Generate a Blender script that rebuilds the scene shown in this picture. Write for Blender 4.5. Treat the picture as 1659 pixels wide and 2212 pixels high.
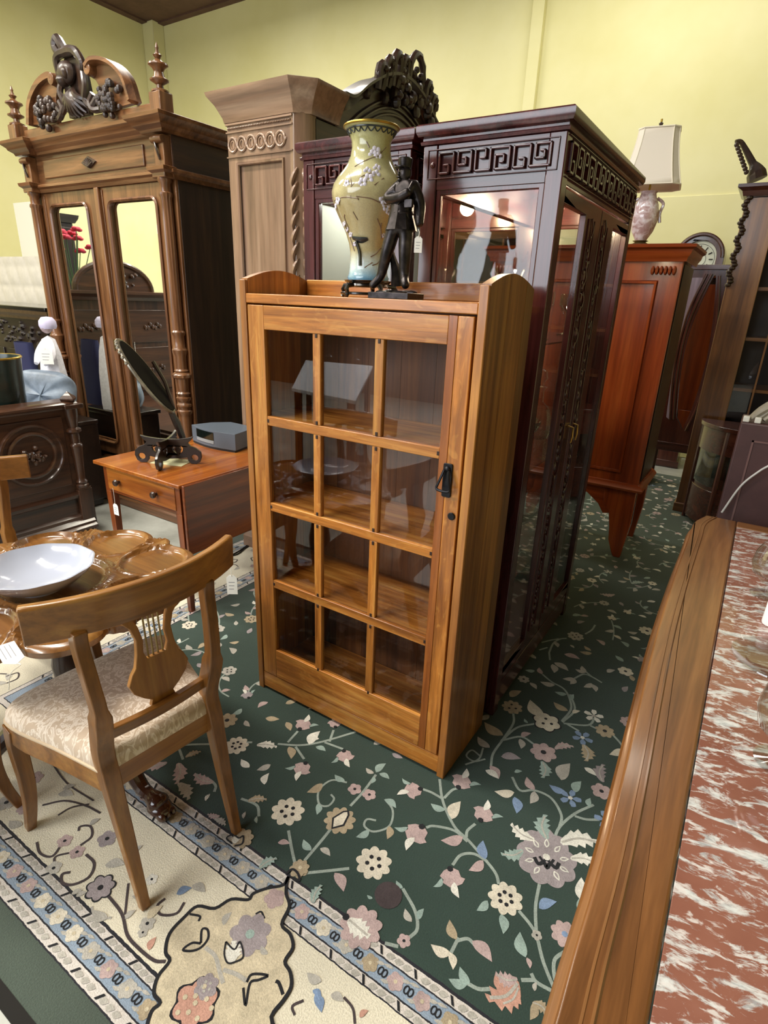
import bpy, bmesh, math, random
from math import sin, cos, pi, radians as rad, atan2, hypot
from mathutils import Matrix, Vector
from mathutils.geometry import tessellate_polygon

for _o in list(bpy.data.objects): bpy.data.objects.remove(_o)
SC = bpy.context.scene
COL = SC.collection
random.seed(7)

# ------------------------------------------------------------------ camera
FPX, IMW, IMH, CAMZ = 1225.5, 1659.0, 2212.0, 1.552
CAMR = ((0.8384133430006002, 0.5438328477367126, 0.03617872304456744),     # right
        (0.2213806023539201, -0.27913656294804695, -0.9343839725332228),   # down
        (-0.4980498922597749, 0.7914092575577624, -0.3544258623067707))    # forward
RI, DN, FW = (Vector(r) for r in CAMR)
EYE = Vector((0, 0, CAMZ))
cam = bpy.data.cameras.new('camera')
cam.sensor_fit = 'HORIZONTAL'; cam.sensor_width = 36.0; cam.lens = FPX / IMW * 36.0
cam.clip_start = 0.02; cam.clip_end = 100
camo = bpy.data.objects.new('camera', cam); COL.objects.link(camo)
_m = Matrix((( RI.x, -DN.x, -FW.x, 0), (RI.y, -DN.y, -FW.y, 0), (RI.z, -DN.z, -FW.z, CAMZ), (0, 0, 0, 1)))
camo.matrix_world = _m
SC.camera = camo

# ------------------------------------------------------------------ world and light
world = bpy.data.worlds.new('world'); SC.world = world; world.use_nodes = True
bg = world.node_tree.nodes['Background']; bg.inputs[0].default_value = (0.75, 0.82, 0.9, 1); bg.inputs[1].default_value = 0.25

def area_light(name, loc, target, sx, sy, power, col):
    l = bpy.data.lights.new(name, 'AREA'); l.shape = 'RECTANGLE'; l.size = sx; l.size_y = sy
    l.energy = power; l.color = col
    o = bpy.data.objects.new(name, l); COL.objects.link(o); o.location = loc
    d = Vector(target) - Vector(loc); o.rotation_euler = d.to_track_quat('-Z', 'Y').to_euler()
    return o
# rows of ceiling fluorescents over the shop floor
for _i, (_x, _y, _p) in enumerate([(-6.4, -2.6, 120), (-3.0, -2.6, 150), (-6.4, .6, 110), (-3.0, .6, 120), (-5.2, 4.6, 86), (-1.3, 5.7, 38)]):
    area_light('ceiling_fluorescent', (_x, _y, 4.95), (_x, _y, 0), 2.4, 0.5, _p, (1.0, 0.95, 0.84))
# daylight through the shop's front windows behind the camera
area_light('shop_front_daylight', (-3.0, -4.9, 2.5), (-2.0, 2.0, 0.8), 5.0, 2.6, 175, (0.86, 0.93, 1.0))

SC.view_settings.view_transform = 'Standard'
SC.view_settings.look = 'None'
SC.view_settings.gamma = 1.0
SC.view_settings.use_curve_mapping = False
SC.view_settings.exposure = 0.62

# ------------------------------------------------------------------ pixel rays (1659 x 2212) to places on known planes
def ray(px, py): return RI * ((px - 829.5) / FPX) + DN * ((py - 1106.0) / FPX) + FW
def atz(px, py, z=0.0): d = ray(px, py); return EYE + d * ((z - CAMZ) / d.z)
def aty(px, py, y): d = ray(px, py); return EYE + d * (y / d.y)
def atx(px, py, x): d = ray(px, py); return EYE + d * (x / d.x)

# ------------------------------------------------------------------ materials
def lin(h):
    if isinstance(h, str):
        h = h.lstrip('#'); c = [int(h[i:i+2], 16) / 255 for i in (0, 2, 4)]
    else: c = [x / 255 for x in h]
    return tuple((x / 12.92 if x <= .04045 else ((x + .055) / 1.055) ** 2.4) for x in c) + (1,)
MATS = {}
class NT:
    def __init__(s, name):
        s.m = bpy.data.materials.new(name); s.m.use_nodes = True; s.t = s.m.node_tree
        s.t.nodes.clear(); s.out = s.t.nodes.new('ShaderNodeOutputMaterial')
    def n(s, typ, **kw):
        o = s.t.nodes.new('ShaderNode' + typ)
        for k, v in kw.items():
            if k in o.inputs: 
                o.inputs[k].default_value = v
            else: setattr(o, k, v)
        return o
    def l(s, a, b): s.t.links.new(a, b)
    def ramp(s, fac, stops):
        r = s.n('ValToRGB'); e = r.color_ramp.elements
        while len(e) < len(stops): e.new(0.5)
        for i, (p, c) in enumerate(stops): e[i].position = p; e[i].color = c
        s.l(fac, r.inputs[0]); return r.outputs[0]
    def bsdf(s, **kw):
        b = s.n('BsdfPrincipled')
        for k, v in kw.items(): b.inputs[k.replace('_', ' ')].default_value = v
        s.l(b.outputs[0], s.out.inputs[0]); return b
    def coords(s, scale=(1, 1, 1), loc=(0, 0, 0), rot=(0, 0, 0)):
        tc = s.n('TexCoord'); mp = s.n('Mapping'); s.l(tc.outputs['Object'], mp.inputs[0])
        mp.inputs['Scale'].default_value = scale; mp.inputs['Location'].default_value = loc; mp.inputs['Rotation'].default_value = rot
        return mp.outputs[0]
    def noise(s, vec, scale, detail=4, rough=.55, dist=0.0):
        n = s.n('TexNoise'); n.inputs['Scale'].default_value = scale; n.inputs['Detail'].default_value = detail
        n.inputs['Roughness'].default_value = rough; n.inputs['Distortion'].default_value = dist
        s.l(vec, n.inputs['Vector']); return n.outputs['Fac']
    def mix(s, fac, a, b, mode='MIX'):
        m = s.n('MixRGB', blend_type=mode)
        for i, q in enumerate((fac, a, b)):
            if isinstance(q, (int, float)): m.inputs[i].default_value = q
            elif isinstance(q, tuple): m.inputs[i].default_value = q
            else: s.l(q, m.inputs[i])
        return m.outputs[0]
    def bump(s, h, strength, dist, b):
        u = s.n('Bump'); u.inputs['Strength'].default_value = strength; u.inputs['Distance'].default_value = dist
        s.l(h, u.inputs['Height']); s.l(u.outputs[0], b.inputs['Normal'])

def wood(name, dark, mid, light, axis='Z', rough=.38, coat=.25, grain=34, var=.22, bump=.12, figure=0.0):
    key = name + '_' + axis
    if key in MATS: return MATS[key]
    t = NT(key)
    k = {'X': 0, 'Y': 1, 'Z': 2}[axis]
    sc = [1.0, 1.0, 1.0]; sc[k] = 0.06
    oi = t.n('ObjectInfo')
    tc = t.n('TexCoord'); ad = t.n('VectorMath', operation='ADD'); cm = t.n('CombineXYZ')
    mu = t.n('Math', operation='MULTIPLY'); mu.inputs[1].default_value = 37.0
    t.l(oi.outputs['Random'], mu.inputs[0])
    for i in range(3): t.l(mu.outputs[0], cm.inputs[i])
    t.l(tc.outputs['Object'], ad.inputs[0]); t.l(cm.outputs[0], ad.inputs[1])
    mp = t.n('Mapping'); mp.inputs['Scale'].default_value = sc; t.l(ad.outputs[0], mp.inputs[0])
    f1 = t.noise(mp.outputs[0], grain, 6, .62, .6)
    f2 = t.noise(mp.outputs[0], grain * 5, 3, .6, .2)
    col = t.ramp(f1, [(.28, lin(dark)), (.5, lin(mid)), (.72, lin(light))])
    fine = t.ramp(f2, [(.35, (.62, .62, .62, 1)), (.6, (1.06, 1.06, 1.06, 1))])
    col = t.mix(.55, col, fine, 'MULTIPLY')
    if figure:
        sc2 = [1.0, 1.0, 1.0]; sc2[k] = .5
        mp2 = t.n('Mapping'); mp2.inputs['Scale'].default_value = sc2; t.l(ad.outputs[0], mp2.inputs[0])
        f3 = t.noise(mp2.outputs[0], 26, 2, .5, 1.6)
        fl = t.ramp(f3, [(.58, (0, 0, 0, 1)), (.68, (1, 1, 1, 1))])
        sm = t.n('Math', operation='MULTIPLY'); sm.inputs[1].default_value = figure; t.l(fl, sm.inputs[0])
        col = t.mix(sm.outputs[0], col, lin(light))
    hv = t.n('HueSaturation'); vr = t.n('MapRange'); vr.inputs['To Min'].default_value = 1 - var; vr.inputs['To Max'].default_value = 1 + var
    t.l(oi.outputs['Random'], vr.inputs['Value']); t.l(vr.outputs[0], hv.inputs['Value']); t.l(col, hv.inputs['Color'])
    b = t.bsdf(Roughness=rough, Coat_Weight=coat, Coat_Roughness=.12)
    t.l(hv.outputs[0], b.inputs['Base Color'])
    t.bump(f2, bump, .002, b)
    MATS[key] = t.m; return t.m

def plain(name, col, rough=.5, metal=0.0, coat=0.0, noise=0.0, scale=30, bump=0.0, **kw):
    if name in MATS: return MATS[name]
    t = NT(name); b = t.bsdf(Roughness=rough, Metallic=metal, Coat_Weight=coat)
    v = t.coords(); f = t.noise(v, scale, 5, .6)
    c = lin(col); d = tuple(x * (1 - noise) for x in c[:3]) + (1,); e = tuple(min(1, x * (1 + noise)) for x in c[:3]) + (1,)
    t.l(t.ramp(f, [(.3, d), (.7, e)]), b.inputs['Base Color'])
    if bump: t.bump(f, bump, .003, b)
    for k, q in kw.items(): b.inputs[k.replace('_', ' ')].default_value = q
    MATS[name] = t.m; return t.m

def glass(name, tint=(1, 1, 1, 1), ior=1.45, rough=0.0, haze=0.0):
    if name in MATS: return MATS[name]
    t = NT(name); tr = t.n('BsdfTransparent'); tr.inputs[0].default_value = tint
    gl = t.n('BsdfGlossy'); gl.inputs['Roughness'].default_value = rough
    lw = t.n('LayerWeight'); lw.inputs[0].default_value = .5
    f0 = ((ior - 1) / (ior + 1)) ** 2
    pw = t.n('Math', operation='POWER'); pw.inputs[1].default_value = 4.2; t.l(lw.outputs['Facing'], pw.inputs[0])
    fr = t.n('MapRange'); fr.inputs['To Min'].default_value = f0; fr.inputs['To Max'].default_value = 1.0; t.l(pw.outputs[0], fr.inputs['Value'])
    mx = t.n('MixShader'); t.l(fr.outputs[0], mx.inputs[0]); t.l(tr.outputs[0], mx.inputs[1]); t.l(gl.outputs[0], mx.inputs[2])
    t.l(mx.outputs[0], t.out.inputs[0]); MATS[name] = t.m; return t.m

def mirror(name='mirror_silver', col=(.82, .83, .78, 1)):
    if name in MATS: return MATS[name]
    t = NT(name); b = t.bsdf(Base_Color=col, Metallic=1.0, Roughness=.015); MATS[name] = t.m; return t.m

# ------------------------------------------------------------------ mesh builder
class MB:
    def __init__(s): s.v = []; s.f = []; s.M = Matrix.Identity(4)
    def at(s, M): s.M = M; return s
    def add(s, vs, fs):
        b = len(s.v); M = s.M
        s.v += [tuple(M @ Vector(p)) for p in vs]
        s.f += [tuple(b + i for i in f) for f in fs]; return s
    def box(s, x0, x1, y0, y1, z0, z1):
        return s.add([(x0, y0, z0), (x1, y0, z0), (x1, y1, z0), (x0, y1, z0), (x0, y0, z1), (x1, y0, z1), (x1, y1, z1), (x0, y1, z1)],
                     [(0, 3, 2, 1), (4, 5, 6, 7), (0, 1, 5, 4), (1, 2, 6, 5), (2, 3, 7, 6), (3, 0, 4, 7)])
    def taper(s, cx, cy, z0, z1, a0, b0, a1, b1, dx=0, dy=0):
        q = []
        for z, a, b, ox, oy in ((z0, a0, b0, 0, 0), (z1, a1, b1, dx, dy)):
            q += [(cx + ox - a, cy + oy - b, z), (cx + ox + a, cy + oy - b, z), (cx + ox + a, cy + oy + b, z), (cx + ox - a, cy + oy + b, z)]
        return s.add(q, [(0, 3, 2, 1), (4, 5, 6, 7), (0, 1, 5, 4), (1, 2, 6, 5), (2, 3, 7, 6), (3, 0, 4, 7)])
    def prism(s, poly, a, b, plane='xz', holes=()):
        def P(u, v, w): return {'xz': (u, w, v), 'xy': (u, v, w), 'yz': (w, u, v)}[plane]
        loops = [list(poly)] + [list(h) for h in holes]; flat = [p for L in loops for p in L]; n = len(flat)
        vs = [P(u, v, a) for u, v in flat] + [P(u, v, b) for u, v in flat]; fs = []
        if holes or len(poly) > 4:
            tri = tessellate_polygon([[Vector((u, v, 0)) for u, v in L] for L in loops])
            for t in tri: fs.append(tuple(t)); fs.append(tuple(n + i for i in reversed(t)))
        else:
            fs.append(tuple(range(n))); fs.append(tuple(reversed(range(n, 2 * n))))
        o = 0
        for L in loops:
            m = len(L)
            for i in range(m):
                j = (i + 1) % m; fs.append((o + i, o + j, n + o + j, n + o + i))
            o += m
        return s.add(vs, fs)
    def lathe(s, prof, c=(0, 0, 0), seg=24, flute=None):
        vs = []; fs = []; n = len(prof)
        for k in range(seg):
            a = 2 * pi * k / seg
            for i, (r, z) in enumerate(prof):
                rr = r * (flute(a, i) if flute else 1)
                vs.append((c[0] + rr * cos(a), c[1] + rr * sin(a), c[2] + z))
        for k in range(seg):
            k2 = (k + 1) % seg
            for i in range(n - 1): fs.append((k * n + i, k2 * n + i, k2 * n + i + 1, k * n + i + 1))
        if prof[0][0] > 1e-5: fs.append(tuple(k * n for k in reversed(range(seg))))
        if prof[-1][0] > 1e-5: fs.append(tuple(k * n + n - 1 for k in range(seg)))
        return s.add(vs, fs)
    def tube(s, pts, rad, seg=8, close=False, flat=1.0, up=None):
        pts = [Vector(p) for p in pts]; n = len(pts)
        if not hasattr(rad, '__len__'): rad = [rad] * n
        vs = []; fs = []; nrm = Vector(up) if up else None
        for i, p in enumerate(pts):
            if close: t = pts[(i + 1) % n] - pts[i - 1]
            else: t = pts[min(i + 1, n - 1)] - pts[max(i - 1, 0)]
            t = t.normalized() if t.length > 1e-9 else Vector((0, 0, 1))
            if nrm is None: nrm = t.orthogonal()
            q = (Vector(up) if up else nrm); q = q - t * q.dot(t)
            nrm = q.normalized() if q.length > 1e-6 else t.orthogonal().normalized()
            bn = t.cross(nrm)
            for k in range(seg):
                a = 2 * pi * (k + .5) / seg; vs.append(tuple(p + (nrm * cos(a) * flat + bn * sin(a)) * rad[i]))
        m = n if close else n - 1
        for i in range(m):
            i2 = (i + 1) % n
            for k in range(seg): fs.append((i * seg + k, i * seg + (k + 1) % seg, i2 * seg + (k + 1) % seg, i2 * seg + k))
        if not close: fs += [tuple(reversed(range(seg))), tuple((n - 1) * seg + k for k in range(seg))]
        return s.add(vs, fs)
    def sweep(s, prof, path, close=False, up=(0, 0, 1)):
        """profile (out, up) carried along a flat path; 'out' is to the right of travel"""
        up = Vector(up); path = [Vector(p) for p in path]; n = len(path); m = len(prof); vs = []; fs = []
        for i, p in enumerate(path):
            a = path[i] - path[i - 1] if (i > 0 or close) else None
            b = path[(i + 1) % n] - path[i] if (i < n - 1 or close) else None
            if a is None: a = b
            if b is None: b = a
            na = a.normalized().cross(up); nb = b.normalized().cross(up)
            o = (na + nb); o = o / max(.2, (1 + na.dot(nb)))
            for u, w in prof: vs.append(tuple(p + o * u + up * w))
        for i in range(n if close else n - 1):
            j = (i + 1) % n
            for k in range(m):
                k2 = (k + 1) % m; fs.append((i * m + k, j * m + k, j * m + k2, i * m + k2))
        if not close: fs += [tuple(reversed(range(m))), tuple((n - 1) * m + k for k in range(m))]
        return s.add(vs, fs)
    def ball(s, c, r, seg=10, rings=6, M=None):
        if not hasattr(r, '__len__'): r = (r, r, r)
        vs = [(0, 0, -1)]; fs = []
        for i in range(1, rings):
            t = pi * i / rings
            for k in range(seg): a = 2 * pi * k / seg; vs.append((sin(t) * cos(a), sin(t) * sin(a), -cos(t)))
        vs.append((0, 0, 1)); e = len(vs) - 1
        for k in range(seg):
            k2 = (k + 1) % seg; fs.append((0, 1 + k2, 1 + k)); fs.append((e, 1 + (rings - 2) * seg + k, 1 + (rings - 2) * seg + k2))
            for i in range(rings - 2): fs.append((1 + i * seg + k, 1 + i * seg + k2, 1 + (i + 1) * seg + k2, 1 + (i + 1) * seg + k))
        q = [Vector((p[0] * r[0], p[1] * r[1], p[2] * r[2])) for p in vs]
        if M: q = [M @ p for p in q]
        return s.add([(p.x + c[0], p.y + c[1], p.z + c[2]) for p in q], fs)
    def grid(s, fn, nu, nv, closeu=False):
        vs = [tuple(fn(i / (nu if closeu else nu - 1), j / (nv - 1))) for i in range(nu) for j in range(nv)]; fs = []
        for i in range(nu if closeu else nu - 1):
            for j in range(nv - 1): i2 = (i + 1) % nu; fs.append((i * nv + j, i2 * nv + j, i2 * nv + j + 1, i * nv + j + 1))
        return s.add(vs, fs)
    def build(s, name, mat, parent=None, bevel=0.0, smooth=35, seg=2, label=None, recalc=True):
        me = bpy.data.meshes.new(name); me.from_pydata(s.v, [], s.f); me.validate()
        if recalc:
            bm = bmesh.new(); bm.from_mesh(me); bmesh.ops.recalc_face_normals(bm, faces=bm.faces); bm.to_mesh(me); bm.free()
        if smooth:
            me.shade_smooth(); me.set_sharp_from_angle(angle=rad(smooth))
        me.materials.append(mat)
        o = bpy.data.objects.new(name, me); COL.objects.link(o)
        if parent: o.parent = parent
        if bevel:
            b = o.modifiers.new('bevel', 'BEVEL'); b.width = bevel; b.segments = seg; b.limit_method = 'ANGLE'; b.angle_limit = rad(40)
            b.harden_normals = False
        if label: o['label'] = label
        return o

def thing(name, label, cat, loc=(0, 0, 0), rz=0.0, group=None):
    o = bpy.data.objects.new(name, None); COL.objects.link(o); o.empty_display_size = .1
    o.location = loc; o.rotation_euler = (0, 0, rz); o['label'] = label; o['category'] = cat
    if group: o['group'] = group
    return o
def tag(o, label, cat, group=None, kind=None):
    o['label'] = label; o['category'] = cat
    if group: o['group'] = group
    if kind: o['kind'] = kind
    return o
def struct(o): o['kind'] = 'structure'; return o
def dup(src, parent=None, M=None):
    c = src.copy(); COL.objects.link(c)
    if parent: c.parent = parent
    if M is not None: c.matrix_local = M
    return c
def dup_tree(root, loc, rz, label, group=None):
    r = root.copy(); COL.objects.link(r); r.location = loc; r.rotation_euler = (0, 0, rz); r['label'] = label
    if group: r['group'] = group
    for ch in list(root.children):
        c = ch.copy(); COL.objects.link(c); c.parent = r
        for g in list(ch.children):
            d = g.copy(); COL.objects.link(d); d.parent = c
    return r
def B(x0, x1, y0, y1, z0, z1): return MB().box(x0, x1, y0, y1, z0, z1)
def arc(cx, cy, r, a0, a1, n): return [(cx + r * cos(rad(a0 + (a1 - a0) * i / n)), cy + r * sin(rad(a0 + (a1 - a0) * i / n))) for i in range(n + 1)]
def rrect(x0, x1, y0, y1, r, n=4):
    return arc(x1 - r, y0 + r, r, -90, 0, n) + arc(x1 - r, y1 - r, r, 0, 90, n) + arc(x0 + r, y1 - r, r, 90, 180, n) + arc(x0 + r, y0 + r, r, 180, 270, n)
def bez(pts, n=12):
    """Catmull-Rom through points"""
    P = [Vector(p) for p in pts]; P = [P[0] * 2 - P[1]] + P + [P[-1] * 2 - P[-2]]; out = []
    for i in range(1, len(P) - 2):
        for k in range(n):
            t = k / n; a, b, c, d = P[i - 1:i + 3]
            out.append(.5 * ((2 * b) + (c - a) * t + (2 * a - 5 * b + 4 * c - d) * t * t + (3 * b - a - 3 * c + d) * t ** 3))
    out.append(P[-2]); return out

# ================================================================== THE ROOM
XW0, XW1, YW0, YW1, ZC = -8.9, 4.2, -5.2, 7.0, 5.26
def wall_mat():
    t = NT('yellow_wall_paint'); b = t.bsdf(Roughness=.62)
    v = t.coords(); f = t.noise(v, 1.1, 4, .6); g = t.noise(v, 60, 3, .6)
    t.l(t.ramp(f, [(.3, lin('#dfd99e')), (.7, lin('#e9e4b2'))]), b.inputs['Base Color']); t.bump(g, .08, .002, b); return t.m
M_WALL = wall_mat()
M_CEIL = plain('dark_brown_ceiling', '#5a4038', .7, noise=.25, scale=6, bump=.2)
def concrete_mat():
    t = NT('polished_concrete'); b = t.bsdf(Roughness=.35)
    v = t.coords(); f = t.noise(v, 3.5, 8, .65)
    t.l(t.ramp(f, [(.3, lin('#8f9088')), (.55, lin('#aeb0a8')), (.75, lin('#c2c4bc'))]), b.inputs['Base Color']); t.bump(f, .08, .004, b); return t.m
struct(B(XW0 - .2, XW1 + .2, YW0 - .2, YW1 + .2, -.12, -.005).build('floor', concrete_mat()))
struct(B(XW0 - .2, XW1 + .2, YW1, YW1 + .15, 0, ZC).build('wall_back', M_WALL))
struct(B(XW0 - .15, XW0, YW0, YW1, 0, ZC).build('wall_left', M_WALL))
struct(B(XW1, XW1 + .15, YW0, YW1, 0, ZC).build('wall_right', M_WALL))
struct(B(XW0 - .2, XW1 + .2, YW0 - .15, YW0, 0, ZC).build('wall_front', plain('dark_unseen_wall', '#4b3d32', .6, noise=.2, scale=5)))  # unseen wall, coloured dark to darken the glass reflections
struct(B(XW0 - .2, XW1 + .2, YW0 - .2, YW1 + .2, ZC, ZC + .1).build('ceiling', M_CEIL))
struct(B(-8.9, -8.66, 6.8, 7.0, 0, ZC).build('trim_1', M_WALL, bevel=.01))                 # boxed corner column
struct(B(-2.79, -2.66, 6.93, 7.0, 0, ZC).build('trim_2', M_WALL, bevel=.006))             # pilaster strip on the back wall
struct(B(-2.66, XW1, 6.985, 7.0, 0, 2.60).build('trim_3', M_WALL, bevel=.004))            # lower wall panelling with its ledge line
struct(B(-8.66, XW1, 6.9, 7.0, ZC - .02, ZC).build('trim_4', M_CEIL))
struct(B(-8.9, -8.78, YW0, 6.8, ZC - .02, ZC).build('trim_5', M_CEIL))

# ------------------------------------------------------------------ rug
RX0, RX1, RY0, RY1, RZ = -2.735, 1.6, .262, 6.1, .0
def rug_mat():
    t = NT('rug_pile'); b = t.bsdf(Roughness=.95); b.inputs['Sheen Weight'].default_value = .25
    tc = t.n('TexCoord'); sp = t.n('SeparateXYZ'); t.l(tc.outputs['Object'], sp.inputs[0])
    def math(op, a, b2):
        m = t.n('Math', operation=op)
        for i, q in enumerate((a, b2)):
            if isinstance(q, (int, float)): m.inputs[i].default_value = q
            else: t.l(q, m.inputs[i])
        return m.outputs[0]
    # distance in from the near end (y) and from the left side (x)
    dy = math('SUBTRACT', sp.outputs[1], RY0); dx = math('SUBTRACT', sp.outputs[0], RX0)
    d = math('MINIMUM', dx, dy)
    v = t.coords((1, 1, 1)); jit = t.noise(v, 55, 3, .6)
    d2 = math('ADD', d, math('MULTIPLY', math('SUBTRACT', jit, .5), .006))
    green, cream, blue, line = lin('#2b4038'), lin('#e6dfc9'), lin('#92a3b6'), lin('#1c1c26')
    pale, pale2 = lin('#dad3cc'), lin('#e2dbd0')
    r = t.n('ValToRGB'); r.color_ramp.interpolation = 'CONSTANT'; e = r.color_ramp.elements
    stops = [(0, lin('#48544a')), (.092, line), (.097, pale), (.122, line), (.127, blue), (.182, line), (.187, pale), (.207, line), (.212, cream), (.470, line), (.475, pale), (.495, line), (.500, blue), (.548, line), (.553, pale), (.578, line), (.583, green)]
    while len(e) < len(stops): e.new(.5)
    for i, (p, c) in enumerate(stops): e[i].position = p; e[i].color = c
    t.l(d2, r.inputs[0])
    vz = t.noise(v, 3.0, 4, .6); pz = t.noise(v, 240, 2, .6)
    tone = t.ramp(vz, [(.25, (.82, .82, .82, 1)), (.75, (1.1, 1.1, 1.1, 1))]); pile = t.ramp(pz, [(.3, (.78, .78, .78, 1)), (.7, (1.12, 1.12, 1.12, 1))])
    c = t.mix(1.0, r.outputs[0], tone, 'MULTIPLY'); c = t.mix(.8, c, pile, 'MULTIPLY')
    t.l(c, b.inputs['Base Color']); t.bump(pz, .5, .004, b); return t.m
rug = tag(B(RX0, RX1, RY0, RY1, -.005, RZ).build('floral_rug', rug_mat(), bevel=.002), 'large dark green floral rug with cream and blue banded border', 'rug')
B(RX0 - .02, RX1, RY0 - .03, RY0, -.005, .001).build('edge_strip', plain('black_binding', '#16130f', .9), rug)  # black strip along the rug's near edge

# ================================================================== OAK BOOKCASE (x -1.472..-.602, front y 1.405)
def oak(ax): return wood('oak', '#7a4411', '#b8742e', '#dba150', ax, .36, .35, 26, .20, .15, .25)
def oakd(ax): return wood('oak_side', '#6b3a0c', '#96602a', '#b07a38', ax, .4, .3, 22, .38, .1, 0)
M_IRON = plain('black_iron', '#26262a', .38, .7, noise=.2)
M_PEG = plain('dark_peg', '#2c1608', .6)
M_GLASS = glass('window_glass')
bk = thing('oak_bookcase', 'honey oak glazed bookcase with twelve pane door, vase and figurine on top', 'bookcase', (-1.472, 1.405, 0))
W, D, TS = .870, .330, .026
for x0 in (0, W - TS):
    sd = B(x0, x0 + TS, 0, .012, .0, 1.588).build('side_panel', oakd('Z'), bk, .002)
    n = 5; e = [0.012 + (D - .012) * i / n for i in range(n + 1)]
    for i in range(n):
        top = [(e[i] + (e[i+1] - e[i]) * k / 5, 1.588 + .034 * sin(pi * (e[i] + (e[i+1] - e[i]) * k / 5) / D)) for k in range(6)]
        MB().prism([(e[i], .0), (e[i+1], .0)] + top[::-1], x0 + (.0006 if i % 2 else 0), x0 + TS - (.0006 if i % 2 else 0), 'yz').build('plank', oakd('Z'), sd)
B(TS, W - TS, .001, D - .012, 1.518, 1.547).build('top_shelf', oak('X'), bk, .0025)
B(TS, W - TS, D - .026, D - .006, 1.547, 1.600).build('gallery_rail', oak('X'), bk, .003)
B(TS, W - TS, .004, .024, .012, .083).build('base_rail', oak('X'), bk, .002)
for i in range(6):
    a = TS + (W - 2 * TS) * i / 6; B(a + .0005, a + (W - 2 * TS) / 6 - .0005, D - .012, D - .004, .03, 1.518).build('back_plank', wood('oak_back', '#3a1f10', '#6a4022', '#8a5a30', 'Z', .5, .1, 16, .12), bk)
for z in (.083, .512, .826, 1.140):
    B(TS, W - TS, .030, D - .014, z - .011, z + .009).build('shelf', oak('X'), bk, .002)
# door: local x .029 .. .836
dx0, dx1, dz0, dz1, ox0, ox1, oz0, oz1 = .030, .8365, .087, 1.513, .100, .764, .215, 1.439
door = MB().box(dx0, ox0, .002, .024, dz0, dz1).build('door', oak('Z'), bk, .0025)
B(ox1 + .026, dx1, .002, .024, dz0, dz1).build('stile', oak('Z'), door, .0025)
B(ox1, ox1 + .0255, .002, .024, dz0, dz1).build('stile_strip', wood('oak_dark', '#6a3208', '#95531c', '#b06a2c', 'Z', .38, .35, 26, .05, .15, .1), door, .001)
B(ox0, ox1, .002, .024, oz1, dz1).build('rail', oak('X'), door, .002)
B(ox0, ox1, .002, .024, dz0, oz0).build('rail', oak('X'), door, .002)
cw = (ox1 - ox0 - .060) / 3; rh = (oz1 - oz0 - .096) / 4
vx = [ox0 + cw, ox0 + 2 * cw + .03]; hz = [oz0 + rh, oz0 + 2 * rh + .032, oz0 + 3 * rh + .064]
mz = B(-.015, .015, 0, .019, 0, rh).build('muntin', oak('Z'), door, .002); mz.location = (vx[0] + .015, .004, oz0)
first = True
for x in vx:
    for r in range(4):
        if first: first = False; continue
        c = dup(mz); c.parent = door; c.location = (x + .015, .004, oz0 + r * (rh + .032))
mh = B(ox0, ox1, 0, .019, 0, .032).build('muntin', oak('X'), door, .002); mh.location = (0, .003, hz[0])
for z in hz[1:]: c = dup(mh); c.location = (0, .003, z)
pn = B(0, cw, 0, .003, 0, rh).build('pane', M_GLASS, door, smooth=0)
for q in range(12):
    o = pn if q == 0 else dup(pn); o.location = (ox0 + (q % 3) * (cw + .03), .014, oz0 + (q // 3) * (rh + .032))
pg = B(-.004, .004, -.0012, .002, -.006, .006).build('peg', M_PEG, door, .0008)
pegs = [(x + .015, z) for x in vx for z in [oz1 - .012 + .006, oz0 - .001] + [h - .007 for h in hz] + [h + .039 for h in hz]] + [(x, h + .016) for x in (ox0 + .004, ox1 - .004) for h in hz]
for i, (x, z) in enumerate(pegs):
    o = pg if i == 0 else dup(pg); o.location = (x, .003, z)
hd = MB().prism(rrect(.783, .811, 1.019, 1.119, .004, 2), -.004, .002, 'xz').build('handle', M_IRON, door, .0015)
pull = [(.797 + .006 * s, -.008, 1.098) for s in (-1, 1)]
ring = [(.789, -.010, 1.100), (.786, -.016, 1.085), (.779, -.022, 1.060), (.776, -.024, 1.048), (.785, -.025, 1.043), (.809, -.025, 1.043), (.818, -.024, 1.048), (.815, -.022, 1.060), (.808, -.016, 1.085), (.805, -.010, 1.100)]
MB().tube(bez(ring, 4), .0038, 7).build('bail', M_IRON, hd)
MB().ball((.797, -.006, 1.104), (.010, .007, .008)).build('pivot', M_IRON, hd)
MB().lathe([(.0, 0), (.011, 0), (.012, .003), (.010, .006), (.0, .006)], seg=16).build('escutcheon', M_IRON, door).matrix_local = Matrix.Translation((.819, .002, .964)) @ Matrix.Rotation(rad(90), 4, 'X')

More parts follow.
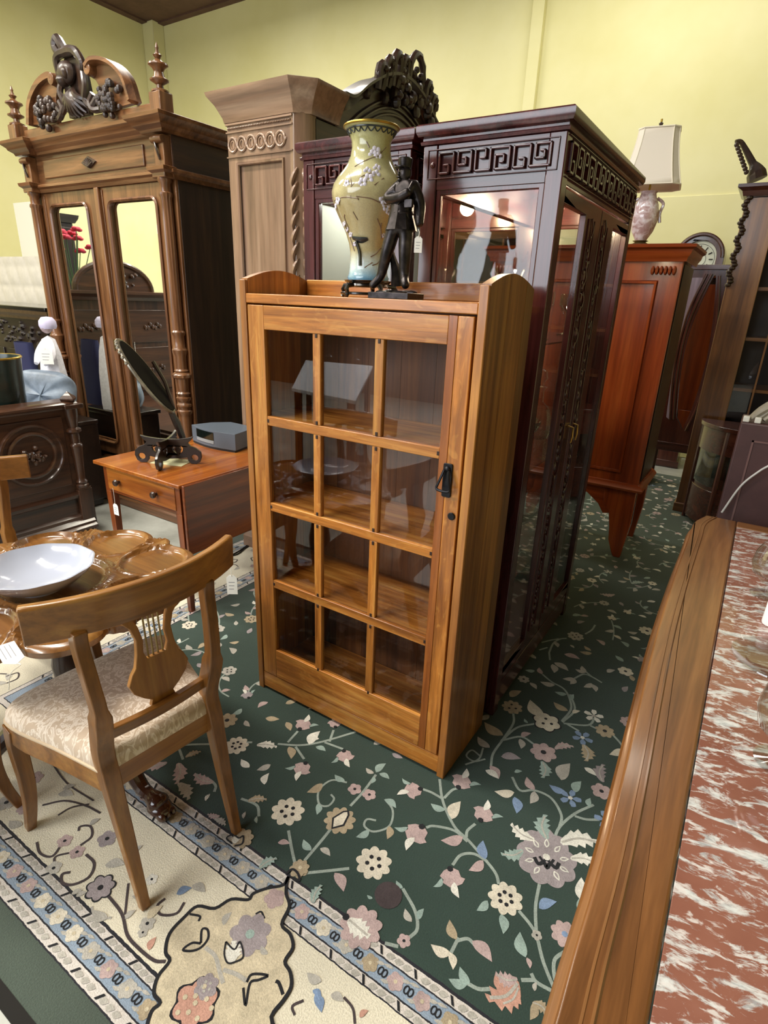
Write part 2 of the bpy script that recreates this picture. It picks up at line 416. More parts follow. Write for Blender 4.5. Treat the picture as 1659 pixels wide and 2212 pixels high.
# ================================================================== CLOISONNE VASE
def vase_mat():
    t = NT('glazed_enamel'); b = t.bsdf(Roughness=.16, Coat_Weight=.6, Coat_Roughness=.05)
    tc = t.n('TexCoord'); sp = t.n('SeparateXYZ'); t.l(tc.outputs['Object'], sp.inputs[0])
    mr = t.n('MapRange'); mr.inputs['From Max'].default_value = .45; t.l(sp.outputs[2], mr.inputs['Value'])
    f = t.noise(t.coords(), 24, 4, .6)
    ad = t.n('MapRange'); ad.inputs['To Min'].default_value = -.03; ad.inputs['To Max'].default_value = .03; t.l(f, ad.inputs['Value'])
    s = t.n('Math', operation='ADD'); t.l(mr.outputs[0], s.inputs[0]); t.l(ad.outputs[0], s.inputs[1])
    c = t.ramp(s.outputs[0], [(.12, lin('#6f9bb5')), (.20, lin('#c9dcda')), (.30, lin('#b9ac80')), (.55, lin('#b3a478')), (.75, lin('#bdb78d')), (1.0, lin('#aaa775'))])
    fine = t.ramp(t.noise(t.coords(), 260, 2, .6), [(.3, (.88, .88, .88, 1)), (.7, (1.06, 1.06, 1.06, 1))])
    t.l(t.mix(1, c, fine, 'MULTIPLY'), b.inputs['Base Color']); return t.m
VX, VY, VZ = -1.083, 1.575, 1.547
M_LACQ = plain('black_lacquer', '#15130f', .22, coat=.5)
M_GOLD = plain('worn_gilt', '#b89a45', .35, .85, noise=.25)
M_BRANCH = plain('umber_enamel', '#7a6350', .3); M_BLOS = plain('lilac_blossom_enamel', '#d9d3e3', .25, noise=.15); M_DKBLU = plain('slate_enamel', '#2f3538', .25)
vs = thing('cloisonne_vase', 'tall cream baluster vase with plum blossom on black stand, on bookcase', 'vase', (VX, VY, VZ))
prof = [(.0, .050), (.063, .050), (.065, .058), (.061, .066), (.058, .085), (.057, .105), (.056, .125), (.060, .150), (.072, .185), (.088, .215), (.103, .245), (.112, .270), (.114, .288), (.109, .308), (.098, .326), (.082, .345), (.069, .362), (.060, .382), (.056, .402), (.057, .420), (.062, .434), (.070, .446), (.079, .453), (.077, .458), (.066, .452), (.052, .438), (.048, .40), (.05, .36), (.0, .35)]
body = MB().lathe(prof, seg=48).build('body', vase_mat(), vs, smooth=50)
MB().tube([(.078 * cos(2 * pi * k / 40), .078 * sin(2 * pi * k / 40), .4555) for k in range(40)], .0036, 8, True).build('gilt_rim', M_GOLD, vs)
lap = MB()
for k in range(22):
    a0 = 2 * pi * k / 22; P = []
    for q in range(7):
        a = a0 + 2 * pi / 22 * q / 6; z = .4445 - .010 * sin(pi * q / 6); r = .0570 + (z - .420) * .36 if z < .434 else .062 + (z - .434) * .68
        P.append((1.012 * r * cos(a) + 0, 1.012 * r * sin(a), z))
    lap.tube(P, .0018, 5)
lap.tube([(.0705 * cos(2 * pi * k / 40), .0705 * sin(2 * pi * k / 40), .4465) for k in range(40)], .0028, 6, True)
lap.build('lappet_band', M_DKBLU, vs)
def vr(z):
    for (r0, z0), (r1, z1) in zip(prof[1:], prof[2:]):
        if z0 <= z <= z1 and z1 > z0: return r0 + (r1 - r0) * (z - z0) / (z1 - z0)
    return .06
TH0 = atan2(-VY, -VX)
def vp(fx, z, k=1.004): r = vr(z); a = TH0 + math.asin(max(-1, min(1, fx))); return (k * r * cos(a), k * r * sin(a), z)
br = MB()
for pts in [[(-.95, .262), (-.7, .266), (-.35, .262), (-.3, .258)], [(-.5, .262), (-.48, .30), (-.62, .325)], [(-.48, .29), (-.2, .318), (.1, .328)], [(-.35, .266), (.0, .262), (.25, .254), (.5, .25)],
            [(-.55, .345), (-.2, .362), (.2, .373)], [(-.8, .19), (-.82, .215), (-.78, .225)], [(-.75, .13), (-.86, .165), (-.9, .2)], [(.25, .215), (.45, .19), (.55, .165)], [(.45, .19), (.42, .205)],
            [(.1, .295), (.35, .315)], [(.1, .115), (.4, .125), (.6, .14), (.75, .135)], [(.2, .092), (.5, .100), (.8, .125)], [(-.2, .085), (.2, .1)], [(-.1, .395), (-.25, .41)], [(.3, .375), (.75, .402)], [(-.4, .21), (-.5, .23)]]:
    br.tube(bez([vp(*p) for p in pts], 5), .0016, 6)
br.build('branches', M_BRANCH, vs)
bl = MB()
for fx, z, s in [(.22, .385, 1.2), (.08, .378, 1.0), (.32, .374, .9), (-.85, .262, 1.0), (-.95, .25, .8), (-.2, .30, 1.0), (-.05, .31, 1.1), (.15, .322, 1), (-.6, .30, .8), (.35, .262, 1.1), (.5, .268, 1.1), (.62, .255, 1), (.45, .245, 1), (.55, .235, .8), (.72, .27, 1), (-.9, .205, .8), (-.88, .19, .7), (-.8, .175, .7), (.2, .34, .9), (-.1, .33, .9), (.62, .175, .6), (-.7, .15, .6)]:
    c = Vector(vp(fx, z, 1.006)); nrm = Vector((c.x, c.y, 0)).normalized(); R = nrm.to_track_quat('Z', 'Y').to_matrix()
    for q in range(5):
        a = 2 * pi * q / 5 + fx * 9; o = R @ Vector((.0078 * s * cos(a), .0078 * s * sin(a), 0)); bl.ball(c + o, (.0058 * s, .0058 * s, .0018), 7, 4, R)
bl.build('blossoms', M_BLOS, vs)
bd = MB()
bd.tube(bez([vp(-.75, .165), vp(-.4, .158), vp(-.05, .162)], 5), [.006 + .007 * sin(pi * i / 10) for i in range(11)], 6, flat=.35)
bd.tube(bez([vp(-.62, .155), vp(-.5, .125), vp(-.45, .09)], 5), .010, 6, flat=.4)
bd.build('bird_figure', M_DKBLU, vs)
st = MB().lathe([(.0, .030), (.060, .030), (.066, .034), (.064, .040), (.072, .046), (.074, .050), (.0, .0505)], seg=32)
st.build('stand', M_LACQ, vs)
for k in range(5):
    a = TH0 + 2 * pi * k / 5 + .45; s = MB().at(Matrix.Rotation(a, 4, 'Z'))
    s.tube([(.060, 0, .036), (.084, 0, .034), (.090, 0, .024), (.084, 0, .010), (.092, 0, .003)], [.006, .0075, .007, .006, .007], 8)
    s.build('foot', M_LACQ, vs)
rg = MB().tube([(.082 * cos(2 * pi * k / 30), .082 * sin(2 * pi * k / 30), .012) for k in range(30)], .004, 6, True); rg.build('stretcher_ring', M_LACQ, vs)

# ================================================================== BRONZE SOLDIER
def bronze():
    t = NT('patinated_bronze'); b = t.bsdf(Roughness=.33, Metallic=.75)
    f = t.noise(t.coords(), 40, 5, .6)
    t.l(t.ramp(f, [(.3, lin('#1d1a1a')), (.6, lin('#3a3434')), (.8, lin('#57504c'))]), b.inputs['Base Color']); t.bump(f, .25, .002, b); return t.m
M_BRZ = bronze()
FO = Vector((-.905, 1.475, 1.547))
sg = thing('bronze_soldier', 'dark bronze soldier figurine with crossed arm and white tag, beside cream vase', 'figurine', FO)
def fp(cx, cy, dy=0.0): return aty(700 + .1899 * cx, 240 + .1899 * cy, 1.475 + dy) - FO
sk = {}
def J(n, cx, cy, dy, r): sk[n] = (fp(cx, cy, dy), r * 1.28)
J('pel', 880, 1260, 0, .0235); J('waist', 895, 1110, 0, .0215); J('chest', 925, 930, .002, .0255); J('neck', 925, 790, 0, .012); J('head', 920, 715, -.004, .0155); J('crown', 925, 610, 0, .014)
J('ls', 840, 855, -.004, .015); J('le', 705, 1015, -.018, .0125); J('lw', 870, 975, -.034, .0105); J('lh', 985, 905, -.034, .009)
J('rs', 1035, 870, .006, .0155); J('re', 1098, 1090, .010, .0125); J('rw', 1085, 1250, .0, .010); J('rh', 1085, 1320, -.004, .0095)
J('lhip', 800, 1330, -.002, .0185); J('lk', 715, 1600, -.012, .0145); J('la', 645, 1890, -.006, .0105); J('lt', 520, 2015, -.022, .0085)
J('rhip', 935, 1340, .004, .0185); J('rk', 920, 1600, .0, .0150); J('ra', 912, 1890, .004, .0110); J('rt', 930, 2010, -.020, .0095)
ed = [('pel', 'waist'), ('waist', 'chest'), ('chest', 'neck'), ('neck', 'head'), ('head', 'crown'), ('chest', 'ls'), ('ls', 'le'), ('le', 'lw'), ('lw', 'lh'), ('chest', 'rs'), ('rs', 're'), ('re', 'rw'), ('rw', 'rh'), ('pel', 'lhip'), ('lhip', 'lk'), ('lk', 'la'), ('la', 'lt'), ('pel', 'rhip'), ('rhip', 'rk'), ('rk', 'ra'), ('ra', 'rt')]
def skinned(name, joints, edges, root, mat, parent, sub=2):
    ks = list(joints); me = bpy.data.meshes.new(name)
    me.from_pydata([tuple(joints[k][0]) for k in ks], [(ks.index(a), ks.index(b)) for a, b in edges], [])
    o = bpy.data.objects.new(name, me); COL.objects.link(o); o.parent = parent
    o.modifiers.new('skin', 'SKIN'); s = o.modifiers.new('sub', 'SUBSURF'); s.levels = sub; s.render_levels = sub
    for i, k in enumerate(ks):
        d = me.skin_vertices[0].data[i]; d.radius = (joints[k][1],) * 2; d.use_root = (k == root)
    o.modifiers['skin'].use_smooth_shade = True
    me.materials.append(mat); return o
skinned('body', sk, ed, 'pel', M_BRZ, sg)
# tunic skirt, belt, cap, satchel, base
pv = sk['pel'][0]; wv = sk['waist'][0]
MB().lathe([(.0, .036), (.028, .034), (.030, .028), (.032, .0), (.042, -.030), (.043, -.034), (.036, -.033), (.0, -.02)], tuple(pv + Vector((.0, .0, .012))), 18, lambda a, i: 1 + .05 * cos(9 * a) * (i > 2)).build('tunic_skirt', M_BRZ, sg)
MB().lathe([(.0, -.004), (.030, -.004), (.0315, 0), (.030, .005), (.0, .005)], tuple(wv + Vector((0, 0, -.012))), 18).build('belt', M_BRZ, sg)
cr = sk['crown'][0]
MB().lathe([(.0, -.010), (.0165, -.010), (.0175, -.004), (.019, .008), (.0195, .013), (.016, .016), (.0, .0165)], tuple(cr + Vector((0, 0, .0))), 18).build('cap', M_BRZ, sg)
MB().prism([(x * 1.0, y) for x, y in arc(0, 0, .020, 180, 360, 10)], -.0015, .001, 'xy').build('cap_peak', M_BRZ, sg).matrix_local = Matrix.Translation(cr + Vector((-.004, -.010, -.007))) @ Matrix.Rotation(rad(-35), 4, 'Z')
hd_ = sk['head'][0]
nm = MB(); nm.ball(hd_ + Vector((-.010, -.013, -.001)), (.004, .005, .005)); nm.ball(hd_ + Vector((-.011, -.013, -.008)), (.008, .004, .0025)); nm.ball(hd_ + Vector((-.009, -.011, -.015)), (.006, .006, .005)); nm.build('face', M_BRZ, sg)
MB().tube(bez([fp(1000, 800, -.02), fp(930, 930, -.034), fp(840, 1060, -.028)], 5), .0032, 6, flat=.5).build('strap', M_BRZ, sg)
MB().prism(rrect(-.012, .012, -.010, .010, .003, 2), -.005, .005, 'xz').build('pouch', M_BRZ, sg, .002).matrix_local = Matrix.Translation(fp(965, 1050, -.028))
MB().box(-.078, .055, -.045, .045, 0, .017).build('plinth', M_BRZ, sg, .0015)
gd = MB(); random.seed(3)
for q in range(16): gd.ball((random.uniform(-.055, .035), random.uniform(-.02, .035), .018), (random.uniform(.012, .022), random.uniform(.01, .02), random.uniform(.003, .009)), 8, 5)
gd.tube(bez([fp(830, 1990, .02), fp(820, 1820, .015), fp(790, 1700, .01), fp(770, 1600, .006)], 4), [.018 - .001 * i for i in range(13)], 7)
gd.build('rocky_ground', M_BRZ, sg)
M_TAG = plain('white_card', '#f3f2ee', .6); M_STR = plain('white_string', '#e9e6de', .8); M_INK = plain('pencil_grey', '#8a8a90', .8)
def hang_tag(name, label, top, d, w, h, nrm, group='white price tags', rz=0.0):
    """card hanging on a string from 'top'; d = string length, nrm = facing angle in the floor plane"""
    t = thing(name, label, 'tag', top, nrm, group)
    c = .28 * w
    P = [(-w/2, -h - d), (w/2, -h - d), (w/2, -d - c), (w/2 - c, -d), (-w/2 + c, -d), (-w/2, -d - c)]
    cd = MB().prism(P, -.0006, .0006, 'xz').build('card', M_TAG, t, smooth=0)
    MB().tube([(-.002, 0, 0), (.002, -.001, -d * .5), (0, -.001, -d - c * .4)], .0011, 5).build('string', M_STR, t)
    ink = MB()
    for k in range(3): ink.box(-w * .3, w * (.28 - .06 * k), -.0009, -.0006, -d - h * (.38 + .18 * k), -d - h * (.38 + .18 * k) + h * .03)
    ink.build('handwriting', M_INK, cd, smooth=0)
    return t
tgp = FO + fp(1080, 1340, -.016)
hang_tag('price_tag', 'white price tag hanging from the bronze soldier\'s hand', tgp, .018, .021, .040, rad(30))

# ================================================================== ROSEWOOD CHINA CABINETS
def rose(ax): return wood('rosewood', '#2a0f12', '#4a2022', '#5f2c2c', ax, .24, .55, 22, .06, .04)
M_CRYS = glass('cut_crystal', (.97, .98, .98, 1), 1.75)
M_SHELF = glass('shelf_glass', (.86, .94, .90, 1), 1.5)
def strip(mb, pts, w, a, b, plane):
    for (x0, y0), (x1, y1) in zip(pts, pts[1:]):
        P = (min(x0, x1) - w / 2, max(x0, x1) + w / 2, min(y0, y1) - w / 2, max(y0, y1) + w / 2)
        if plane == 'xz': mb.box(P[0], P[1], a, b, P[2], P[3])
        else: mb.box(a, b, P[0], P[1], P[2], P[3])
KEY = [(0, 0), (.34, 0), (.34, .42), (.16, .42), (.16, .72), (.55, .72), (.55, 1.0), (0, 1.0), (0, .30)]
HOOK = [[(.15, .40), (.30, .40), (.30, .0), (0, 0), (0, 1), (.45, 1), (.45, 0), (1, 0), (1, 1), (.60, 1), (.60, .35), (.84, .35), (.84, .68), (.74, .68)]]
def fret(n, u0, u1, v0, v1, w, a, b, plane, flip=False):
    mb = MB(); L = (u1 - u0) / n
    for i in range(n):
        for H in HOOK:
            P = [(u0 + L * (i + .05 + .88 * x), v0 + (v1 - v0) * ((1 - y) if (i % 2) != flip else y)) for x, y in H]
            strip(mb, P, w, a, b, plane)
    return mb
CW, CD, CH = .455, 1.00, 2.055      # end width (x), length (y), height
def china_cabinet(loc, label, lining, carved=True):
    t = thing('china_cabinet', label, 'cabinet', loc, 0, 'rosewood china cabinets')
    # posts
    P = .050
    for x in (0, CW - P):
        for y in (0, CD - P): B(x, x + P, y, y + P, .0, 2.0).build('corner_post', rose('Z'), t, .003)
    for z0, z1, nm in ((.03, .13, 'base_rail'), (1.875, 2.0, 'frieze_rail')):
        B(P, CW - P, .004, .03, z0, z1).build(nm, rose('X'), t, .002); B(P, CW - P, CD - .03, CD - .004, z0, z1).build(nm, rose('X'), t, .002)
        B(CW - .03, CW - .003, P, CD - P, z0, z1).build(nm, rose('Y'), t, .002); B(.003, .03, P, CD - P, z0, z1).build(nm, rose('Y'), t, .002)
    B(.03, CW - .03, .03, CD - .03, .10, .13).build('bottom_board', rose('Y'), t)
    B(.03, CW - .03, .03, CD - .03, 1.985, 1.999).build('top_board', rose('Y'), t)
    cp = [(0, 0), (.006, 0), (.008, .008), (.002, .012), (.002, .018), (.014, .022), (.020, .034), (.020, .050), (.014, .055), (-.02, .055), (-.02, 0)]
    MB().sweep(cp, [(0, 0, 2.0), (CW, 0, 2.0), (CW, CD, 2.0), (0, CD, 2.0)], True).build('cornice', rose('Y'), t, smooth=30)
    B(.01, CW - .01, .01, CD - .01, 2.04, 2.053).build('roof_board', rose('Y'), t)
    # friezes with raised key pattern on both visible faces
    fm = MB()
    for q in ((.018, CW - .018, 1.905, 1.908), (.018, CW - .018, 1.984, 1.987)): fm.box(q[0], q[1], -.004, .005, q[2], q[3])
    for q in (.018, CW - .021): fm.box(q, q + .003, -.004, .005, 1.905, 1.987)
    fm.build('frieze_frame', rose('X'), t, .001)
    fret(3, .056, CW - .032, 1.919, 1.974, .0062, -.008, .006, 'xz').build('key_fret', rose('X'), t, .0018)
    MB().ball((.036, .0, 1.945), (.009, .006, .009), 10, 6).build('boss', rose('X'), t)
    fm = MB()
    for z in (1.890, 1.992): fm.box(CW - .005, CW + .004, .018, CD - .018, z, z + .003)
    fm.build('frieze_frame', rose('Y'), t, .001)
    fret(7, .03, CD - .03, 1.905, 1.978, .008, CW - .006, CW + .009, 'yz').build('key_fret', rose('Y'), t, .0018)
    # end frame and pane (facing the camera)
    for y in (.006, CD - .022):
        f = MB().prism([(P, .13), (CW - P, .13), (CW - P, 1.885), (P, 1.885)], y, y + .016, 'xz', holes=[[(P + .018, .16), (CW - P - .018, .16), (CW - P - .018, 1.862), (P + .018, 1.862)]]).build('end_frame', rose('Z'), t, .003)
        B(P + .012, CW - P - .012, y + .006, y + .010, .15, 1.868).build('pane', M_GLASS, f, smooth=0)
    # two doors on the long +x side
    for y0, y1, hs in ((P, CD / 2 - .003, 1), (CD / 2 + .003, CD - P, 0)):
        g0, g1 = (y0 + .004, y0 + .255) if hs else (y1 - .256, y1 - .004)
        d = MB().prism([(y0 + .001, .14), (y1 - .001, .14), (y1 - .001, 1.866), (y0 + .001, 1.866)], CW - .024, CW - .001, 'yz', holes=[[(g0, .20), (g1, .20), (g1, 1.828), (g0, 1.828)]]).build('door', rose('Z'), t, .0025)
        B(CW - .016, CW - .012, g0 - .004, g1 + .004, .19, 1.838).build('pane', M_GLASS, d, smooth=0)
        s0 = (g1 + .03) if hs else (y0 + .02)
        gr = MB()
        for q in (s0, s0 + .075): gr.box(CW - .004, CW + .003, q, q + .004, .22, 1.82)
        gr.build('stile_bead', rose('Z'), d, .001)
        if carved:
            cv = MB(); random.seed(int(y0 * 100) + 5)
            z = .24
            while z < 1.80:
                yy = s0 + .040 + random.uniform(-.012, .012)
                cv.ball((CW, yy, z), (.006, random.uniform(.007, .013), random.uniform(.010, .02)), 7, 5)
                if random.random() < .6: cv.ball((CW, yy + random.choice((-.016, .016)), z + .012), (.005, .006, .007), 6, 4)
                if random.random() < .5: cv.tube(bez([(CW + .002, yy, z), (CW + .004, yy + random.uniform(-.02, .02), z + .03), (CW + .002, yy + random.uniform(-.015, .015), z + .06)], 3), .0028, 5)
                z += random.uniform(.030, .05)
            cv.build('carving', rose('Z'), d)
        hy = (y1 - .03) if hs else (y0 + .03)
        MB().tube([(CW, hy, 1.10), (CW + .022, hy, 1.095), (CW + .024, hy, 1.06), (CW + .020, hy, 1.035)], .004, 6).build('door_handle', plain('brass', '#b89452', .28, .9), d)
    # closed back and shelves
    B(.004, .012, P, CD - P, .13, 1.88).build('back_panel', lining, t, smooth=0)
    for z in (.55, .98, 1.42): B(.02, CW - .03, .035, CD - .035, z, z + .006).build('glass_shelf', M_SHELF, t, smooth=0)
    return t
M_WARM = plain('light_lining', '#dfe6da', .6)
cabA = china_cabinet((-1.040, 1.805, 0), 'rosewood china cabinet with key fret frieze, lit inside, right of the vase', mirror('old_mirror', (.62, .58, .5, 1)))
cabB = china_cabinet((-1.546, 1.815, 0), 'rosewood china cabinet with key fret frieze directly behind the vase', M_WARM, False)
# puck lamps of the right cabinet; the left cabinet's is added to brighten it
em = NT('lamp_lens'); e_ = em.n('Emission'); e_.inputs[0].default_value = (1, .78, .45, 1); e_.inputs[1].default_value = 14; em.l(e_.outputs[0], em.out.inputs[0])
for root, yy in ((cabA, .20), (cabA, .75), (cabB, .25)):
    MB().lathe([(.0, 0), (.030, 0), (.032, .006), (.028, .012), (.0, .012)], (.22, yy, 1.966), 18).build('puck_or_fill_lamp', em.m, root)
    l = bpy.data.lights.new('puck_or_fill_light', 'POINT'); l.energy = 5 if root is cabA else 2.5; l.color = (1, .78, .5) if root is cabA else (.95, .97, .88); l.shadow_soft_size = .03
    o = bpy.data.objects.new('puck_or_fill_light', l); COL.objects.link(o); o.location = Vector(root.location) + Vector((.22, yy, 1.93))
# crystal on the glass shelves
def crystal(label, kind, loc, s=1.0):
    P = {'bowl': [(.0, 0), (.035, 0), (.03, .01), (.012, .018), (.012, .03), (.05, .045), (.085, .075), (.10, .11), (.096, .11), (.08, .08), (.045, .052), (.0, .045)],
         'decanter': [(.0, 0), (.048, 0), (.055, .02), (.055, .09), (.045, .12), (.018, .145), (.015, .19), (.026, .205), (.012, .208), (.010, .22), (.024, .24), (.018, .265), (.0, .275)],
         'vase': [(.0, 0), (.045, 0), (.04, .012), (.022, .03), (.035, .07), (.05, .14), (.055, .20), (.07, .245), (.066, .245), (.05, .20), (.04, .12), (.0, .05)],
         'goblet': [(.0, 0), (.034, 0), (.03, .005), (.006, .01), (.005, .075), (.02, .09), (.036, .12), (.037, .155), (.034, .165), (.032, .165), (.034, .12), (.0, .085)]}[kind]
    o = MB().lathe([(r * s, z * s) for r, z in P], (0, 0, 0), 24, lambda a, i: 1 + .035 * cos(12 * a)).build('crystal_' + kind, M_CRYS, smooth=25); o.location = loc
    return tag(o, label, 'glassware', 'crystal inside the rosewood cabinet')
cx, cy = -1.040, 1.805
for kind, x, y, z, s, lab in [('bowl', .17, .16, 1.426, 1.1, 'cut crystal bowl on top glass shelf nearest the end pane'), ('decanter', .30, .28, 1.426, 1.0, 'crystal decanter on top glass shelf of the rosewood cabinet'), ('vase', .16, .45, 1.426, 1.0, 'tall crystal vase on top glass shelf of rosewood cabinet'),
                              ('vase', .28, .20, .986, 1.25, 'large cut crystal vase on middle shelf, nearest the end pane'), ('bowl', .25, .42, .986, 1.1, 'crystal bowl on middle glass shelf of rosewood cabinet'), ('decanter', .26, .68, .986, 1.1, 'crystal decanter on middle shelf behind the far door'),
                              ('vase', .28, .22, .556, 1.2, 'crystal vase on lowest glass shelf of rosewood cabinet'), ('bowl', .24, .55, .556, 1.2, 'wide crystal bowl on lowest glass shelf of rosewood cabinet'), ('goblet', .33, .36, 1.426, 1.0, 'crystal goblet on top glass shelf beside the decanter'), ('goblet', .30, .78, 1.426, 1.0, 'crystal goblet on top glass shelf behind the far door')]:
    crystal(lab, kind, (cx + x, cy + y, z), s)

# ================================================================== MIRRORED WARDROBE
def wal(ax): return wood('walnut', '#3f2413', '#70482a', '#8f6542', ax, .34, .35, 20, .10, .08)
def wald(ax): return wood('dark_walnut', '#1d120c', '#33211a', '#47301f', ax, .42, .25, 20, .08, .08)  # for dark parts, and for faces whose shade is painted into the wood
WX, WY = -3.72, 2.40
wd = thing('mirrored_wardrobe', 'tall carved walnut wardrobe with two mirror doors and broken arch pediment', 'wardrobe', (WX, WY, 0))
hw, dp = .74, .52
for s in (-1, 1): B(*sorted((s * hw, s * (hw - .03))), .02, dp, .1, 2.16).build('side_panel', wald('Z'), wd, .002)  # shade on the sides is put into this near-black wood colour
B(-hw, hw, dp - .015, dp, .1, 2.16).build('back_panel', wald('Z'), wd)
basep = [(0, 0), (.045, 0), (.045, .05), (.03, .06), (.032, .09), (.012, .105), (.012, .28), (.03, .295), (.036, .32), (.014, .345), (0, .35)]
MB().sweep(basep + [(-.05, .35), (-.05, 0)], [(-hw, dp, 0), (-hw, 0, 0), (hw, 0, 0), (hw, dp, 0)]).build('base', wal('X'), wd, smooth=30)
B(-hw + .04, hw - .04, -.016, .004, .12, .27).build('base_drawer', wal('X'), wd, .004)
# doors (mirror plane y = 2.42 world)
def rnd(x0, x1, z0, z1, r): return arc(x1 - r, z1 - r, r, 0, 90, 6) + arc(x0 + r, z1 - r, r, 90, 180, 6) + arc(x0 + r, z0 + r, r, 180, 270, 4) + arc(x1 - r, z0 + r, r, 270, 360, 4)
for (a, b), (m0, m1) in (((-.64, -.022), (-.562, -.128)), ((.022, .64), (.095, .568))):
    hole = rnd(m0, m1, .462, 2.048, .05)
    d = MB().prism([(a, .375), (b, .375), (b, 2.125), (a, 2.125)], .004, .028, 'xz', holes=[hole]).build('door', wal('Z'), wd, .003)
    MB().sweep([(0, 0), (.012, .0), (.014, .012), (.004, .02), (-.006, .012)], [(x, .004, z) for x, z in rnd(m0 - .002, m1 + .002, .46, 2.05, .052)][::-1], True, up=(0, -1, 0)).build('mirror_moulding', wal('Z'), d)
    B(m0 - .004, m1 + .004, .018, .021, .455, 2.054).build('mirror', mirror(), d, smooth=0)
    fr = MB()
    for q in (a + .012, b - .020): fr.box(q, q + .008, -.003, .006, .39, 2.11)
    fr.build('bead', wal('Z'), d, .002)
B(-.022, .022, -.018, .02, .375, 2.125).build('centre_moulding', wal('Z'), wd, .007, seg=3)
MB().prism(rrect(-.009, .009, 1.14, 1.22, .008, 3), -.021, -.016, 'xz').build('keyhole_plate', plain('aged_brass', '#6f5836', .4, .8), wd, .001)
for s in (-1, 1):
    x = s * .69
    B(*sorted((s * .645, s * .738)), .004, .03, .35, 2.13).build('pilaster', wal('Z'), wd, .002)
    pf = [(.0, .355), (.046, .355), (.046, .375), (.036, .385), (.036, .42), (.046, .43), (.046, .45), (.030, .47), (.034, .62), (.040, .78), (.040, .80), (.047, .812), (.047, .824), (.038, .832), (.038, .845), (.046, .852), (.046, .864), (.036, .878), (.038, .885), (.046, .897), (.046, .908), (.036, .915), (.037, .925), (.045, .935), (.036, .945),
          (.040, 1.00), (.040, 1.025), (.056, 1.035), (.058, 1.05), (.050, 1.06), (.038, 1.066), (.044, 1.075), (.036, 1.085), (.036, 1.16), (.044, 1.185), (.046, 1.20), (.036, 1.215), (.034, 1.28), (.042, 1.295), (.042, 1.305), (.034, 1.315), (.032, 1.9), (.031, 2.03), (.037, 2.04), (.037, 2.055), (.030, 2.06), (.030, 2.10), (.040, 2.115), (.040, 2.13), (.0, 2.13)]
    c = MB().lathe(pf, (0, 0, 0), 24, lambda a, i: 1 + (.05 * cos(12 * a) if 41 <= i <= 43 or 27 <= i <= 28 else 0)).build('column', wal('Z'), wd); c.location = (x, -.030, 0)
    B(x - .052, x + .052, -.075, .0, .33, .357).build('column_plinth', wal('X'), wd, .003)
# entablature
arch = [(0, 0), (.012, .0), (.018, .02), (.034, .03), (.034, .045), (.014, .052), (.0, .056)]
def around(x0, x1, y): return [(x0, dp, 0), (x0, y, 0), (x1, y, 0), (x1, dp, 0)]
def ring(prof, z, y, xh, name, mat):
    MB().sweep([(u, v + z) for u, v in prof], around(-xh, xh, y)).build(name, mat, wd, smooth=30)
ring(arch + [(-.04, .056), (-.04, 0)], 2.125, .0, hw, 'necking_moulding', wal('X'))
B(-hw + .005, hw - .005, -.002, dp, 2.16, 2.36).build('frieze', wal('X'), wd, .002)
B(hw - .004, hw + .004, .0, dp, 2.17, 2.36).build('frieze_side', wald('Y'), wd)  # dark sheet over the right frieze end, shade painted in
B(-.56, .50, -.012, .002, 2.205, 2.315).build('frieze_panel', wal('X'), wd, .006, seg=3)
orn = MB().prism([(x * .075, z * .032) for x, z in ((-1, 0), (-.5, .55), (0, 1), (.5, .55), (1, 0), (.5, -.55), (0, -1), (-.5, -.55))], -.022, -.010, 'xz')
for k in range(7): orn.tube([(0, -.026, 2.235 - 2.26), (.05 * sin(rad(-60 + 20 * k)), -.024, -.025 + .045 * cos(rad(-60 + 20 * k)))], .006, 6)
orn.build('shell_ornament', wald('X'), wd).location = (-.03, 0, 2.262)
for s in (-1, 1):
    x = s * .69
    bb = B(x - .055, x + .055, -.070, .0, 2.125, 2.185).build('column_block', wal('X'), wd, .005)
    MB().sweep([(0, 0), (.016, .012), (.020, .03), (0, .036), (-.02, .036), (-.02, 0)], [(x - .055, .0, 2.15), (x - .055, -.07, 2.15), (x + .055, -.07, 2.15), (x + .055, .0, 2.15)]).build('block_moulding', wal('X'), bb, smooth=30)
    B(x - .042, x + .042, -.052, .0, 2.185, 2.335).build('frieze_block', wal('Z'), wd, .004)
    vv = MB(); vv.at(Matrix.Translation((x, -.055, 2.312)) @ Matrix.Rotation(rad(90), 4, 'Y')); vv.lathe([(.0, -.045), (.018, -.045), (.022, 0), (.018, .045), (.0, .045)], seg=14); vv.build('scroll', wal('X'), wd)
    MB().tube(bez([(x - .02, -.06, 2.30), (x, -.066, 2.26), (x + .01, -.058, 2.215)], 4), .012, 8, flat=.5).build('scroll_leaf', wald('Z'), wd)
corn = [(0, 0), (.02, .0), (.026, .014), (.05, .03), (.055, .042), (.08, .062), (.084, .078), (.07, .084), (-.05, .084), (-.05, 0)]
MB().sweep([(u, v + 2.340) for u, v in corn], [(-hw, dp, 0), (-hw, -.055, 0), (-.60, -.055, 0), (-.60, -.01, 0), (.60, -.01, 0), (.60, -.055, 0), (hw, -.055, 0), (hw, dp, 0)]).build('cornice', wal('X'), wd, smooth=30)
B(-hw - .05, hw + .05, -.02, dp, 2.40, 2.422).build('roof_board', wald('X'), wd)
